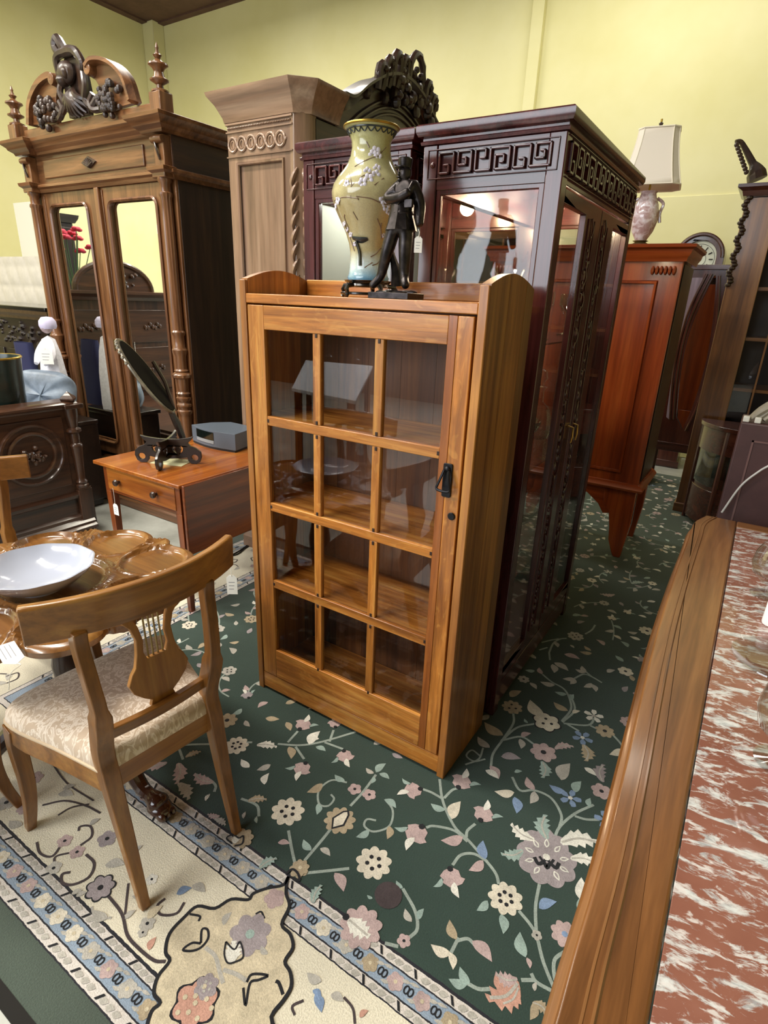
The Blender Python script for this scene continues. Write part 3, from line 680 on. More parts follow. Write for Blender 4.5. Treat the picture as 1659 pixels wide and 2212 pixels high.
# finials and pediment
fz = 2.42
B(-.66, .66, -.045, -.005, fz, fz + .065).build('pediment_rail', wal('X'), wd, .004)
for s in (-1, 1):
    x = s * .735
    B(x - .045, x + .045, -.085, -.0, fz, fz + .10).build('finial_block', wal('Z'), wd, .005)
    MB().lathe([(.0, 0), (.046, 0), (.046, .008), (.020, .018), (.018, .034), (.048, .050), (.050, .056), (.030, .066), (.024, .09), (.034, .106), (.052, .118), (.050, .126), (.026, .135), (.012, .148), (.020, .158), (.024, .163), (.012, .170), (.007, .186), (.010, .196), (.004, .212), (.0, .222)], (x, -.042, fz + .10), 20).build('finial', wal('Z'), wd)
px0 = .0
for s in (-1, 1):
    out = bez([(s * .55, 2.50, 0), (s * .50, 2.62, 0), (s * .38, 2.705, 0), (s * .24, 2.735, 0), (s * .17, 2.71, 0)], 5)
    inn = bez([(s * .16, 2.66, 0), (s * .20, 2.64, 0), (s * .225, 2.60, 0), (s * .235, 2.54, 0), (s * .25, 2.485, 0)], 5)
    MB().prism([(p.x, p.y) for p in out] + [(p.x, p.y) for p in inn], -.055, -.025, 'xz').build('pediment_wing', wal('X'), wd, .003)
    MB().sweep([(0, -.05), (.018, -.05), (.028, -.02), (.032, .03), (0, .03)], [(p.x, -.055, p.y) for p in (out if s > 0 else out)], up=(0, 1, 0) if s > 0 else (0, -1, 0)).build('wing_moulding', wal('X'), wd, smooth=40)
    sc = MB(); sc.at(Matrix.Translation((s * .185, -.06, 2.69)) @ Matrix.Rotation(rad(90), 4, 'X')); sc.lathe([(.0, -.03), (.030, -.03), (.036, 0), (.030, .035), (.012, .04), (.0, .036)], seg=16); sc.build('wing_scroll', wal('X'), wd)
    gp = MB(); random.seed(11 + s)
    for q in range(46):
        r = .11 * math.sqrt(random.random()); a = random.uniform(0, 2 * pi); gp.ball((s * .33 + r * cos(a) * 1.0, -.07 - .03 * (1 - r / .11), 2.54 + r * sin(a) * .8), random.uniform(.014, .021), 8, 5)
    gp.tube(bez([(s * .22, -.06, 2.50), (s * .17, -.075, 2.50), (s * .14, -.07, 2.54), (s * .17, -.065, 2.58)], 4), .018, 7)
    gp.build('grape_cluster', wald('Z'), wd)
ct = MB()
ct.prism([(-.10, 2.49), (.10, 2.49), (.12, 2.60), (.10, 2.72), (.02, 2.78), (-.06, 2.80), (-.12, 2.72), (-.11, 2.60)], -.06, -.03, 'xz')
ct.tube(bez([(-.13, -.07, 2.68), (-.11, -.085, 2.78), (-.02, -.08, 2.80), (.07, -.08, 2.79), (.12, -.075, 2.73), (.10, -.07, 2.70)], 5), [.014 + .012 * sin(pi * i / 25) for i in range(26)], 8)
ct.tube(bez([(-.09, -.07, 2.80), (-.115, -.08, 2.84), (-.09, -.08, 2.875), (-.055, -.08, 2.84), (-.03, -.075, 2.80)], 5), [.022, .024, .026, .026, .026, .024, .024, .022, .022, .022, .022, .024, .026, .026, .026, .026, .026, .026, .024, .024, .02], 7)
ct.ball((-.03, -.085, 2.70), (.07, .045, .06)); ct.ball((-.05, -.10, 2.66), (.035, .04, .03)); ct.ball((.0, -.11, 2.69), (.02, .025, .03))
for k in range(9):
    a = rad(-150 + 15 * k); ct.tube(bez([(0, -.075, 2.62), (.06 * cos(a), -.095, 2.60 + .05 * sin(a)), (.13 * cos(a), -.075, 2.61 + .11 * sin(a)), (.14 * cos(a) + .02, -.065, 2.60 + .12 * sin(a))], 3), [.012, .016, .018, .018, .016, .014, .012, .01, .008, .006], 6)
for s in (-1, 1): ct.tube(bez([(s * .10, -.06, 2.70), (s * .13, -.08, 2.62), (s * .10, -.075, 2.56), (s * .15, -.07, 2.52), (s * .20, -.065, 2.55)], 4), .018, 7)
ct.build('cartouche', wald('Z'), wd)
hang_tag('price_tag', 'white price tag hung inside the wardrobe\'s right mirror edge', (WX + .545, WY + .010, 1.93), .02, .03, .055, 0)

# ================================================================== CARVED ARMOIRE
def arm_w(ax): return wood('pale_oak', '#5e4737', '#8a6c57', '#a68a73', ax, .30, .4, 9, .08, .06)
AX0, AX1, AY0, AY1 = -2.27, -1.82, 2.14, 3.34
ar = thing('carved_armoire', 'brown oak armoire with arched carved top, behind the rosewood cabinets', 'armoire', (AX0 * 1.124, AY0 * 1.124, 0)); ar.scale = (1.124, 1.124, 1.045)
w, d = AX1 - AX0, AY1 - AY0
side = MB().prism([(0, .1), (w - .06, .1), (w - .06, 2.24), (0, 2.24)], 0, .02, 'xz', holes=[[(.055, .25), (w - .105, .25), (w - .105, 2.075), (.055, 2.075)]]).build('side_frame', arm_w('Z'), ar, .002)
B(.045, w - .095, .010, .018, .24, 2.085).build('side_field', arm_w('Z'), side)
MB().sweep([(0, 0), (.014, .0), (.010, .008), (.002, .010)], [(.055, .001, .25), (.055, .001, 2.075), (w - .105, .001, 2.075), (w - .105, .001, .25)], True, up=(0, -1, 0)).build('field_moulding', arm_w('Z'), side)
rr = MB()
for k in range(6):
    cx_ = .035 + .058 * k
    rr.tube([(cx_ + .026 * cos(2 * pi * q / 16), -.003, 2.152 + .030 * sin(2 * pi * q / 16)) for q in range(16)], .0055, 6, True)
    rr.ball((cx_ + .029, -.002, 2.152), (.006, .004, .008)); rr.tube([(cx_ + .012 * cos(2 * pi * q / 10), -.002, 2.152 + .018 * sin(2 * pi * q / 10)) for q in range(10)], .003, 5, True)
rr.build('ring_frieze', arm_w('X'), side)
bm_ = MB()
for z in (2.098, 2.202): bm_.box(-.002, w - .055, -.007, .004, z, z + .006)
for k in range(40): bm_.ball((.01 + k * .0095, -.004, 2.222), .0048, 6, 4)
bm_.box(-.002, w - .055, -.009, .004, 2.234, 2.242)
bm_.build('frieze_beading', arm_w('X'), side)
MB().prism([(w - .075, .0), (w - .05, -.004), (w - .015, .02), (w, .05), (w, .09), (w - .075, .09)], .08, 2.25, 'xy').build('corner_column', arm_w('Z'), ar, .004)
lf = MB()
for k in range(9):
    z = 1.98 - k * .055 - (k * k * .0015)
    for sgn in (-1, 1):
        c0 = Vector((w - .03 + sgn * .022, .004 + (sgn > 0) * .022, z)); lf.tube(bez([c0 + Vector((-sgn * .014, 0, .05)), c0 + Vector((0, -.012, .015)), c0 + Vector((sgn * .012, -.008, -.02)), c0 + Vector((-sgn * .002, -.002, -.075))], 4), [.008 + .013 * sin(pi * i / 12) for i in range(13)], 6, flat=.55)
lf.build('acanthus_carving', arm_w('Z'), ar)
rd = MB()
for q in range(3): rd.tube([(w - .042 + .016 * q, .002 + .012 * q, 1.45), (w - .042 + .016 * q, .002 + .012 * q, .2)], .007, 6)
rd.build('reeding', arm_w('Z'), ar)
MB().sweep([(0, 0), (.02, 0), (.02, .07), (.008, .09), (0, .10), (-.05, .10), (-.05, 0)], [(0, d, 0), (0, 0, 0), (w - .05, 0, 0), (w, .05, 0), (w, d, 0)]).build('plinth', arm_w('X'), ar, smooth=30)
B(.02, w, .08, d, .08, 2.24).build('carcase', wald('Y'), ar, .002)  # dark wood stands in for the shade on the armoire's front
# cornice: side flare, then the waved front with arch
flare = [(0, 0), (.008, .0), (.012, .02), (.035, .07), (.060, .105), (.064, .12), (.05, .125), (-.05, .125), (-.05, 0)]
MB().sweep([(u, v + 2.245) for u, v in flare], [(0, d, 0), (0, 0, 0), (w - .05, 0, 0), (w, .05, 0), (w, .24, 0)]).build('cornice', arm_w('X'), ar, smooth=30)
wave = bez([(.22, 2.365, 0), (.30, 2.375, 0), (.42, 2.46, 0), (.58, 2.545, 0), (.74, 2.575, 0), (.90, 2.54, 0), (1.04, 2.46, 0), (d, 2.37, 0)], 6)
MB().prism([(p.x, p.y) for p in wave] + [(d, 2.24), (.22, 2.24)], w - .10, w, 'yz').build('pediment', wald('Y'), ar, .003)  # coloured dark like the carcase, for the front's shade
MB().sweep([(0, 0), (.012, 0), (.03, .03), (.058, .045), (.06, .058), (.0, .058)], [(w, p.x, p.y - .05) for p in wave], up=(0, 0, 1)).build('pediment_moulding', wald('Y'), ar, smooth=40)
B(.0, w - .02, .02, d, 2.33, 2.36).build('roof_board', arm_w('Y'), ar)
cv = MB(); random.seed(5)
for k in range(60):
    y = random.gauss(.84, .13); top = 2.60 - 1.0 * (y - .78) ** 2
    cv.ball((w + .01 + random.uniform(0, .04), y, random.uniform(top - .14, top + .01)), (random.uniform(.015, .03), random.uniform(.018, .034), random.uniform(.02, .036)), 8, 5)
for y0, y1, h in ((.50, .53, .04), (.56, .59, .06), (.62, .66, .08), (.70, .73, .075), (.77, .88, .125), (.93, .96, .06), (1.0, 1.03, .045)):
    b0 = 2.585 - 1.0 * ((y0 + y1) / 2 - .76) ** 2; n5 = random.uniform(.016, .022)
    cv.tube(bez([(w + .03, y0, b0 - .06), (w + .05, y0 - .012, b0 + h * .5), (w + .05, (y0 + y1) / 2, b0 + h), (w + .045, y1 + .012, b0 + h * .5), (w + .03, y1, b0 - .06)], 4), [n5 + .005 * sin(3.1 * i) for i in range(17)], 7)
    for q in range(5): cv.ball((w + .045, random.uniform(y0 - .02, y1 + .02), b0 + h * random.uniform(-.2, .9)), random.uniform(.012, .02), 7, 5)
cv.build('crest_carving', wald('Y'), ar)
iv = MB()
for q in range(3): iv.tube([(w + .004, p.x, p.y - .11 - .03 * q) for p in wave[8:-4]], .008, 6)
iv.build('arch_reeds', wald('Y'), ar)

# ================================================================== DROP LEAF TABLE
def mah(ax): return wood('mahogany', '#6a3210', '#a2591f', '#c07c34', ax, .28, .5, 14, .08, .05)
def mahd(ax): return wood('mahogany_red', '#4f2109', '#7d3c14', '#95501f', ax, .3, .45, 12, .06, .05)
TZ = .705
pt = thing('drop_leaf_table', 'small mahogany drop leaf table with one drawer, left of the bookcase', 'table', (-2.80, 1.585, 0))
TWX, TDY = .68, .70
B(0, TWX, 0, TDY, TZ - .020, TZ).build('table_top', mah('Y'), pt, .004)
lfm = B(TWX + .001, TWX + .019, .012, TDY - .012, TZ - .355, TZ - .004).build('drop_leaf', mahd('Y'), pt, .004)
B(.055, TWX - .055, .035, .055, TZ - .165, TZ - .020).build('apron', mahd('X'), pt)
B(.055, TWX - .055, TDY - .055, TDY - .035, TZ - .165, TZ - .020).build('apron', mahd('X'), pt)
for x in (.035, TWX - .055): B(x, x + .02, .05, TDY - .05, TZ - .165, TZ - .020).build('apron', mahd('Y'), pt)
dr = B(.070, TWX - .070, .026, .040, TZ - .150, TZ - .032).build('drawer', mah('X'), pt, .003)
for x in (.172, .472):
    k = MB(); k.at(Matrix.Translation((x, .026, TZ - .092)) @ Matrix.Rotation(rad(90), 4, 'X')); k.lathe([(.008, 0), (.007, .008), (.015, .014), (.018, .022), (.014, .030), (.0, .033)], seg=16); k.build('knob', wald('Z'), dr)
for x in (.058, TWX - .058):
    for y in (.052, TDY - .052):
        MB().taper(x, y, 0, TZ - .165, .013, .013, .022, .022).taper(x, y, TZ - .165, TZ - .02, .022, .022, .022, .022).build('leg', mahd('Z'), pt, .002)
hang_tag('price_tag', 'white price tag hanging from the drop leaf table\'s left drawer knob', (-2.80 + .172, 1.585 - .012, TZ - .115), .085, .042, .062, 0)
# envelope under the stand
ev = tag(B(-.09, .09, -.06, .06, 0, .002).build('paper_envelope', plain('cream_paper', '#d6d3a8', .7)), 'cream paper envelope lying under the fretwork stand', 'paper'); ev.location = atz(372, 998, TZ) + Vector((0, 0, .0005)); ev.rotation_euler = (0, 0, rad(20))
# fretwork stand: two crossed cut-out boards
def ebony(ax): return wood('ebonised', '#120b09', '#20140f', '#33221a', ax, .35, .3, 20, .05)
sb = atz(366, 1000, TZ)
fs = thing('fretwork_stand', 'dark crossed fretwork stand with scroll feet and tilted black disc, on drop leaf table', 'stand', sb, rad(33))
def fret_board(foot):
    o = [(-.135, .145), (-.125, .128), (-.105, .11), (-.118, .095), (-.145, .085), (-.168, .065), (-.172, .04), (-.162, .012), (-.14, 0), (-.115, .002), (-.100, .018), (-.098, .036), (-.06, .028), (0, .024)]
    P = o + [(-x, z) for x, z in o[::-1][1:]] + [(.10, .136), (.05, .130), (0, .128), (-.05, .130), (-.10, .136)]
    H = [[(s * .136 + .018 * cos(2 * pi * k / 10) , .034 + .017 * sin(2 * pi * k / 10)) for k in range(10)] for s in (-1, 1)]
    for s in (-1, 1):
        c = s * .052
        H.append([(c - .006, .050), (c - .024, .066), (c - .028, .084), (c - .018, .094), (c - .008, .086), (c - .016, .076), (c - .012, .066)])
        H.append([(c + .006, .050), (c + .012, .066), (c + .016, .076), (c + .008, .086), (c + .018, .094), (c + .028, .084), (c + .024, .066)])
    return P, H
P_, H_ = fret_board(0)
MB().prism(P_, -.007, .007, 'xz', holes=H_).build('cut_out_board', ebony('X'), fs, .0015)
MB().prism(P_, -.007, .007, 'xz', holes=H_).build('cut_out_board', ebony('X'), fs, .0015).rotation_euler = (0, 0, rad(90))
MB().tube([(.06, .06, .12), (.04, .05, .20), (.02, .03, .27)], [.016, .02, .014], 8).build('stem', ebony('Z'), fs)
bot, top = Vector((.030, .035, .265)), Vector((-.175, -.02, .60))
uv = (top - bot); L = uv.length; u = uv.normalized(); v = (Vector((-.08, 1.0, -.08)) - u * u.dot(Vector((-.08, 1.0, -.08)))).normalized(); w_ = u.cross(v)
mid = (bot + top) / 2
dm = MB(); dm.at(Matrix.Translation(mid) @ Matrix((u, v, w_)).transposed().to_4x4())
dm.prism([(L / 2 * cos(2 * pi * k / 32), .115 * sin(2 * pi * k / 32)) for k in range(32)], -.010, .010, 'xy'); dm.build('tilted_disc', plain('matt_black', '#0c0a09', .7, Specular_IOR_Level=.12), fs, .004)
rm = MB(); rm.at(Matrix.Translation(mid) @ Matrix((u, v, w_)).transposed().to_4x4())
rm.tube([((L / 2 + .004) * cos(2 * pi * k / 32), .119 * sin(2 * pi * k / 32), 0) for k in range(32)], .009, 7, True)
for k in range(12): a = rad(-60 + 10 * k); rm.ball(((L / 2 + .008) * cos(a), .123 * sin(a), .003), .011, 7, 5)
rm.build('carved_rim', plain('worn_silver_gilt', '#8d8678', .3, .7, noise=.3), fs)
MB().tube([(.03, .06, .26), (-.02, .10, .40), (-.07, .10, .50)], .010, 7).build('prop', ebony('Z'), fs)
# radio
ra, rb = atz(417, 955, TZ), atz(531, 984, TZ)
rdv = (rb - ra); rdv.z = 0; rang = atan2(rdv.y, rdv.x)
rt = thing('table_radio', 'grey tabletop radio with dark display on the drop leaf table', 'radio', ra, rang)
RW, RH = .37, .105
bow = [(RW * k / 12, -.028 * sin(pi * k / 12)) for k in range(13)]
plan = bow + [(RW - .03, .12), (RW * .72, .205), (RW * .28, .205), (.03, .12)]
MB().prism(plan, .012, RH, 'xy').build('case', plain('graphite_plastic', '#5b6470', .45), rt, .006)
MB().prism([(x * .97 + .005, y * .96) for x, y in plan], 0, .012, 'xy').build('foot_base', plain('black_rubber', '#1a1b1e', .6), rt)
fm = MB()
dsp = [(x, -.0285 * sin(pi * x / RW) - .0015) for x in [RW * (.16 + .44 * k / 10) for k in range(11)]]
MB().prism(dsp + [(x, y + .01) for x, y in dsp[::-1]], .050, .096, 'xy').build('display', plain('display_glass', '#0b1514', .1, coat=.5), rt)
MB().prism(dsp + [(x, y + .01) for x, y in dsp[::-1]], .030, .048, 'xy').build('disc_slot', plain('silver_plastic', '#8f969b', .35), rt, .002)

# ================================================================== CARVED BED
FX = -3.50
bd = thing('carved_bed', 'carved dark walnut bed with round medallion footboard and turned corner posts', 'bed', (FX, 1.93, 0))
def bw(ax): return wood('bed_walnut', '#24150d', '#44291a', '#5d3b26', ax, .36, .35, 18, .08, .06)
LEN, BW = 2.1, 1.55
B(-.07, -.022, -BW, 0, .30, .845).build('footboard', bw('Y'), bd, .003)
B(-.028, -.010, -BW + .10, -.09, .355, .80).build('footboard_panel', bw('Y'), bd, .008, seg=3)
MB().sweep([(0, 0), (.03, .0), (.038, .012), (.05, .02), (.05, .032), (.03, .042), (0, .044), (-.10, .044), (-.10, 0)], [(-.03, -BW - .05, .84), (-.03, .0, .84)]).build('top_rail', bw('Y'), bd, smooth=30)
MB().sweep([(0, 0), (.075, 0), (.075, .018), (.055, .03), (.058, .045), (.03, .065), (.03, .085), (.01, .10), (.01, .20), (.03, .212), (.04, .235), (.01, .25), (-.06, .25), (-.06, 0)], [(-.03, -BW, .055), (-.03, .0, .055)]).build('plinth_moulding', bw('Y'), bd, smooth=30)
for yy in (-.03, -BW + .03):
    B(-.085, .012, yy - .045, yy + .045, .055, .315).build('post_block', bw('Z'), bd, .003)
    MB().sweep([(0, 0), (.03, 0), (.03, .02), (.015, .035), (0, .05)], [(-.085, yy + .045, .055), (-.085, yy - .045, .055), (.012, yy - .045, .055), (.012, yy + .045, .055)][::-1], False).build('post_plinth', bw('Z'), bd)
    B(-.05, .012, yy - .04, yy + .04, .315, .33).build('post_step', bw('Z'), bd, .002)
    MB().lathe([(.0, .33), (.038, .33), (.040, .345), (.030, .352), (.036, .366), (.030, .375), (.024, .385), (.027, .45), (.034, .56), (.036, .585), (.040, .60), (.038, .61), (.028, .62), (.030, .66), (.026, .68), (.046, .695), (.044, .71), (.026, .72), (.034, .76), (.040, .80), (.040, .84), (.0, .84)], (-.018, yy, 0), 20).build('turned_post', bw('Z'), bd)
    B(-.085, .035, yy - .058, yy + .058, .84, .868).build('post_cap', bw('Z'), bd, .005)
    MB().lathe([(.046, 0), (.052, .012), (.046, .024), (.025, .036), (.012, .048), (.0, .056)], (-.025, yy, .885), 4).build('post_finial', bw('Z'), bd)
    MB().lathe([(.0, 0), (.04, 0), (.052, .016), (.052, .036), (.036, .05), (.0, .055)], (-.03, yy, 0), 18).build('bun_foot', bw('Z'), bd)
cpt = atx(72, 985, FX); cy_, cz_ = cpt.y - 1.93, cpt.z
for yy in (cy_, -BW - cy_):
    md = MB(); md.at(Matrix.Translation((-.007, yy, cz_)) @ Matrix.Rotation(rad(90), 4, 'Y')); md.lathe([(.0, 0), (.118, 0), (.122, .012), (.130, .016), (.140, .012), (.144, .004), (.165, .006), (.172, .016), (.184, .014), (.190, .001), (.190, -.003), (.0, -.003)], seg=40); rn = md.build('medallion', bw('Y'), bd)
    rs = MB(); random.seed(2)
    for k in range(26):
        a = random.uniform(0, 2 * pi); r = random.uniform(0, .075); rs.ball((.0, yy + r * cos(a), cz_ + r * sin(a) * .7), (.02, random.uniform(.012, .022), random.uniform(.010, .02)), 7, 5)
    rs.build('rosette', bw('Z'), rn)
for yy in (-.03, -BW + .03): B(-LEN, -.07, yy - .02, yy + .02, .24, .42).build('side_rail', bw('X'), bd, .004)
B(-LEN, -.07, -BW + .05, -.05, .40, .44).build('slat_base', bw('Y'), bd)
# headboard
HX = -LEN
B(HX - .06, HX, -BW, 0, .05, 1.42).build('headboard', bw('Z'), bd, .003)
for a, b in ((-BW + .08, -BW / 2 - .03), (-BW / 2 + .03, -.08)):
    for z0, z1 in ((.50, .95), (1.0, 1.33)):
        MB().prism(rrect(a, b, z0, z1, .06, 4), HX - .005, HX + .015, 'yz').build('headboard_panel', bw('Y'), bd, .008, seg=3)
        sc = MB()
        for k in range(7): sc.ball((HX + .018, (a + b) / 2 + .03 * (k - 3), (z0 + z1) / 2 + .02 * sin(k * 2)), (.014, .02, .025), 7, 5)
        sc.build('panel_carving', bw('Y'), bd)
MB().sweep([(0, 0), (.03, 0), (.04, .03), (.09, .06), (.09, .085), (0, .09), (-.08, .09), (-.08, 0)], [(HX, -BW - .05, 1.42), (HX, .05, 1.42)]).build('headboard_cornice', bw('Y'), bd, smooth=30)
ap = [(-BW / 2 + .42 * cos(rad(180 * k / 20)), 1.51 + .26 * sin(rad(180 * k / 20))) for k in range(21)]
MB().prism(ap, HX - .05, HX - .01, 'yz').build('arched_crest', bw('Y'), bd)
MB().tube([(HX - .02, y, z) for y, z in ap], .028, 8).build('crest_moulding', bw('Y'), bd)
cc = MB(); random.seed(4)
for k in range(40): cc.ball((HX + .01, -BW / 2 + random.gauss(0, .09), 1.60 + random.gauss(0, .04)), random.uniform(.015, .03), 7, 5)
cc.build('crest_carving', bw('Y'), bd)
for yy in (-.03, -BW + .03):
    MB().lathe([(.0, 0), (.045, 0), (.02, .02), (.045, .05), (.03, .08), (.05, .11), (.02, .14), (.022, .16), (.005, .20), (.0, .21)], (HX - .02, yy, 1.51), 16).build('headboard_finial', bw('Z'), bd)

# things standing on the bed's slats and beside it
M_GRN = plain('dark_green_glaze', '#1c2b28', .3, coat=.3, noise=.2)
uc = aty(-18, 820, 1.62); ur = 62 * (uc - EYE).dot(FW) / FPX
urn = thing('green_planter', 'dark green planter with gilt rim standing behind the carved footboard', 'planter', (uc.x, 1.62, .44))
hz_ = aty(20, 778, 1.62).z - .44
MB().lathe([(.0, 0), (ur * .72, 0), (ur * .82, .04), (ur * .98, hz_ * .9), (ur, hz_ - .012), (ur, hz_), (ur * .92, hz_), (ur * .85, hz_ - .10), (.0, hz_ - .12)], seg=32).build('pot', M_GRN, urn)
MB().tube([(ur * cos(2 * pi * k / 32), ur * sin(2 * pi * k / 32), hz_ - .004) for k in range(32)], .007, 6, True).build('gilt_rim', M_GOLD, urn)
chx = thing('dark_chest', 'dark wooden chest between the bed and wardrobe, cushion and doll on it', 'chest', (-4.46, 2.01, 0))
B(0, .52, 0, .30, .05, .62).build('body', ebony('X'), chx, .006); B(-.015, .535, -.015, .30, .62, .65).build('lid', ebony('X'), chx, .006)
for x in (.03, .43): B(x, x + .06, .02, .28, 0, .052).build('foot', ebony('Y'), chx, .004)
cu = MB()
def cush(u, v):
    a = 2 * pi * u; t = v * pi; r = max(0.0, sin(t)) ** .45
    def sp(c): return math.copysign(abs(c) ** .6, c)
    return (.21 * sp(cos(a)) * r, .075 * cos(t) * (1 - .35 * abs(cos(a) * sin(a)) ** .5) + .012 * sin(5 * a) * r, .17 * sp(sin(a)) * r)
cu.grid(cush, 36, 17, True)
pc = aty(92, 828, 2.08)
co = tag(cu.build('grey_cushion', plain('blue_grey_satin', '#6f7c8c', .42, noise=.5, scale=7), smooth=60), 'blue grey satin cushion propped behind the carved footboard', 'cushion'); co.location = (pc.x, 2.09, .65 + .172); co.rotation_euler = (rad(-10), rad(4), rad(30))
dc = aty(106, 742, 2.20)
dl = thing('lace_doll', 'white lace doll with square price card sitting beside the wardrobe column', 'doll', (dc.x, 2.20, .65))
lc = plain('white_lace', '#eceaf2', .8, noise=.12, scale=60); hh = aty(108, 705, 2.20).z - .65
MB().lathe([(.0, 0), (.085, 0), (.088, .05), (.080, hh * .45), (.062, hh * .7), (.04, hh * .86), (.0, hh * .9)], seg=24, flute=lambda a, i: 1 + .10 * cos(7 * a)).build('dress', lc, dl, smooth=60)
MB().ball((0, 0, hh), (.040, .043, .050), 12, 8).build('head', plain('bisque_porcelain', '#b9a4a8', .4), dl)
MB().lathe([(.0, .05), (.035, .045), (.055, .02), (.058, -.01), (.05, -.03), (.03, -.03), (.0, .0)], (0, .012, hh + .012), 18, lambda a, i: 1 + .07 * cos(8 * a)).build('bonnet', plain('lilac_lace', '#cfc9e6', .8), dl, smooth=60)
for s in (-1, 1): MB().tube(bez([(s * .04, -.01, hh * .82), (s * .085, -.04, hh * .68), (s * .05, -.085, hh * .60)], 4), [.024, .028, .03, .03, .028, .025, .022, .018, .014], 8).build('sleeve', lc, dl)
tgc = aty(96, 748, 2.08)
hang_tag('price_tag', 'square white price card hanging in front of the lace doll', tgc, .012, .088, .105, rad(35))
nv = aty(58, 750, 2.16)
nb = MB(); nb.grid(lambda u, v: (.13 * math.copysign(abs(cos(2 * pi * u)) ** .6, cos(2 * pi * u)) * (1 - .25 * v), .055 * math.copysign(abs(sin(2 * pi * u)) ** .6, sin(2 * pi * u)) * (1 - .5 * v) + .006 * sin(9 * v + 3 * u), v * (nv.z + .03 - .65)), 28, 10, True)
no = tag(nb.build('navy_bag', plain('navy_wool', '#23264a', .9), smooth=60), 'dark navy cloth bag standing between green planter and lace doll', 'bag'); no.location = (nv.x - .06, 2.17, .65)

# ================================================================== DARK SIDEBOARD, MATTRESS, WHITE PANEL at the far left
sdb = thing('gilt_sideboard', 'black topped carved sideboard with gilt moulding left of the wardrobe', 'sideboard', (-6.3, 2.52, 0))
sw, sdp, sh = 1.52, .46, 1.375
B(0, sw, .02, sdp, 0, 1.28).build('body', ebony('X'), sdb, .004)
B(-.03, sw + .03, -.03, sdp, 1.345, sh).build('top', M_LACQ, sdb, .006)
MB().sweep([(0, 0), (.015, 0), (.02, .02), (.045, .045), (.05, .07), (0, .07), (-.03, .07), (-.03, 0)], [(0, sdp, 1.275), (0, .02, 1.275), (sw, .02, 1.275), (sw, sdp, 1.275)]).build('gilt_moulding', plain('bronze_gilt', '#6a543a', .4, .5, noise=.2), sdb, smooth=30)
cf = MB(); random.seed(9)
for k in range(70): cf.ball((random.uniform(.05, sw - .05), .02, random.uniform(1.08, 1.25)), random.uniform(.012, .03), 6, 4)
cf.build('carved_frieze', ebony('X'), sdb)['kind'] = 'stuff'
for k in range(2): B(.06 + k * .73, .70 + k * .73, .008, .022, .12, 1.02).build('door', ebony('Z'), sdb, .005)
mt = thing('quilted_mattress', 'white quilted mattress standing upright behind the sideboard at the left edge', 'mattress', (-7.4, 3.30, 0))
mm = MB()
def quilt(u, v):
    x, z = u * 1.75, .0 + v * 1.80
    a, b = (x + z * .35) / .22, z / .19
    return (x, -.02 - .016 * abs(sin(pi * a)) ** .4 * abs(sin(pi * b)) ** .4, z + .0)
mm.grid(quilt, 90, 90); mm.build('quilted_cover', plain('white_satin', '#cfc9bf', .5, noise=.08, scale=14), mt, smooth=80)
B(0, 1.75, -.02, .16, .0, 1.80).build('core', plain('white_ticking', '#cbc6bb', .7), mt, .03)
wp = tag(B(0, .9, 0, .03, 0, 2.445).build('laminate_board', plain('white_laminate', '#e9e6e0', .5)), 'narrow white laminate board standing upright behind the mattress', 'board'); wp.location = (-7.98, 4.02, 0)

# ================================================================== behind the bed and behind us: seen only in the mirrors and panes
tb = thing('tall_dark_cabinet', 'tall black cabinet with cornice, seen in the wardrobe mirrors', 'cabinet', (-7.9, 1.0, 0))
B(0, .5, -.55, .45, 0, 2.25).build('carcase', ebony('Z'), tb, .006)
MB().sweep([(0, 0), (.02, 0), (.05, .05), (.06, .09), (0, .09), (-.05, .09), (-.05, 0)], [(0, -.55, 2.25), (.5, -.55, 2.25), (.5, .45, 2.25), (0, .45, 2.25)], True).build('cornice', ebony('Y'), tb, smooth=30)
for y0, y1 in ((-.53, -.06), (-.04, .43)): B(.49, .512, y0, y1, .1, 2.2).build('door', ebony('Z'), tb, .006)
fvp = atx(150, 520, -6.3); fl_ = thing('red_flowers', 'bunch of red silk flowers in a vase, seen in the left wardrobe mirror', 'flowers', (-6.3, 4.84 - fvp.y, 1.05))
MB().lathe([(.0, 0), (.07, 0), (.10, .12), (.06, .28), (.08, .36), (.07, .36), (.0, .30)], seg=20).build('vase', plain('white_ceramic', '#d9d6d2', .3), fl_)
random.seed(6); fz2 = fvp.z - 1.05
for k in range(12):
    p = Vector((random.gauss(0, .09), random.gauss(0, .11), fz2 + random.gauss(0, .06))); m_ = MB(); m_.tube([(0, 0, .33), tuple(p)], .005, 5); m_.build('stem', plain('stem_green', '#3b5a34', .7), fl_)
    f_ = MB()
    for q in range(6): f_.ball(p + Vector((.028 * cos(q * 1.05), .028 * sin(q * 1.05), .01 * sin(q * 2))), (.03, .03, .018), 7, 5)
    f_.build('bloom', plain('red_silk', '#c0304a', .7), fl_)
ps = thing('plant_table', 'small dark stand carrying the red flowers, seen in the wardrobe mirror', 'table', (-6.3, 4.84 - fvp.y, 0))
MB().lathe([(.0, 1.02), (.19, 1.02), (.20, 1.035), (.19, 1.05), (.0, 1.05)], seg=28).build('top', wald('X'), ps)
MB().lathe([(.0, .10), (.05, .10), (.03, .3), (.045, .6), (.03, .9), (.06, 1.02), (.0, 1.02)], seg=18).build('pedestal', wald('Z'), ps)
for k in range(3): a = 2 * pi * k / 3; MB().tube(bez([(.02 * cos(a), .02 * sin(a), .16), (.14 * cos(a), .14 * sin(a), .14), (.24 * cos(a), .24 * sin(a), .02)], 4), .022, 8).build('leg', wald('Z'), ps)
wq = [atz(*q, .78) for q in ((660, 778), (806, 790), (768, 866), (630, 838))]; wr = [Vector((p.x, 2.84 - p.y, 0)) for p in wq]
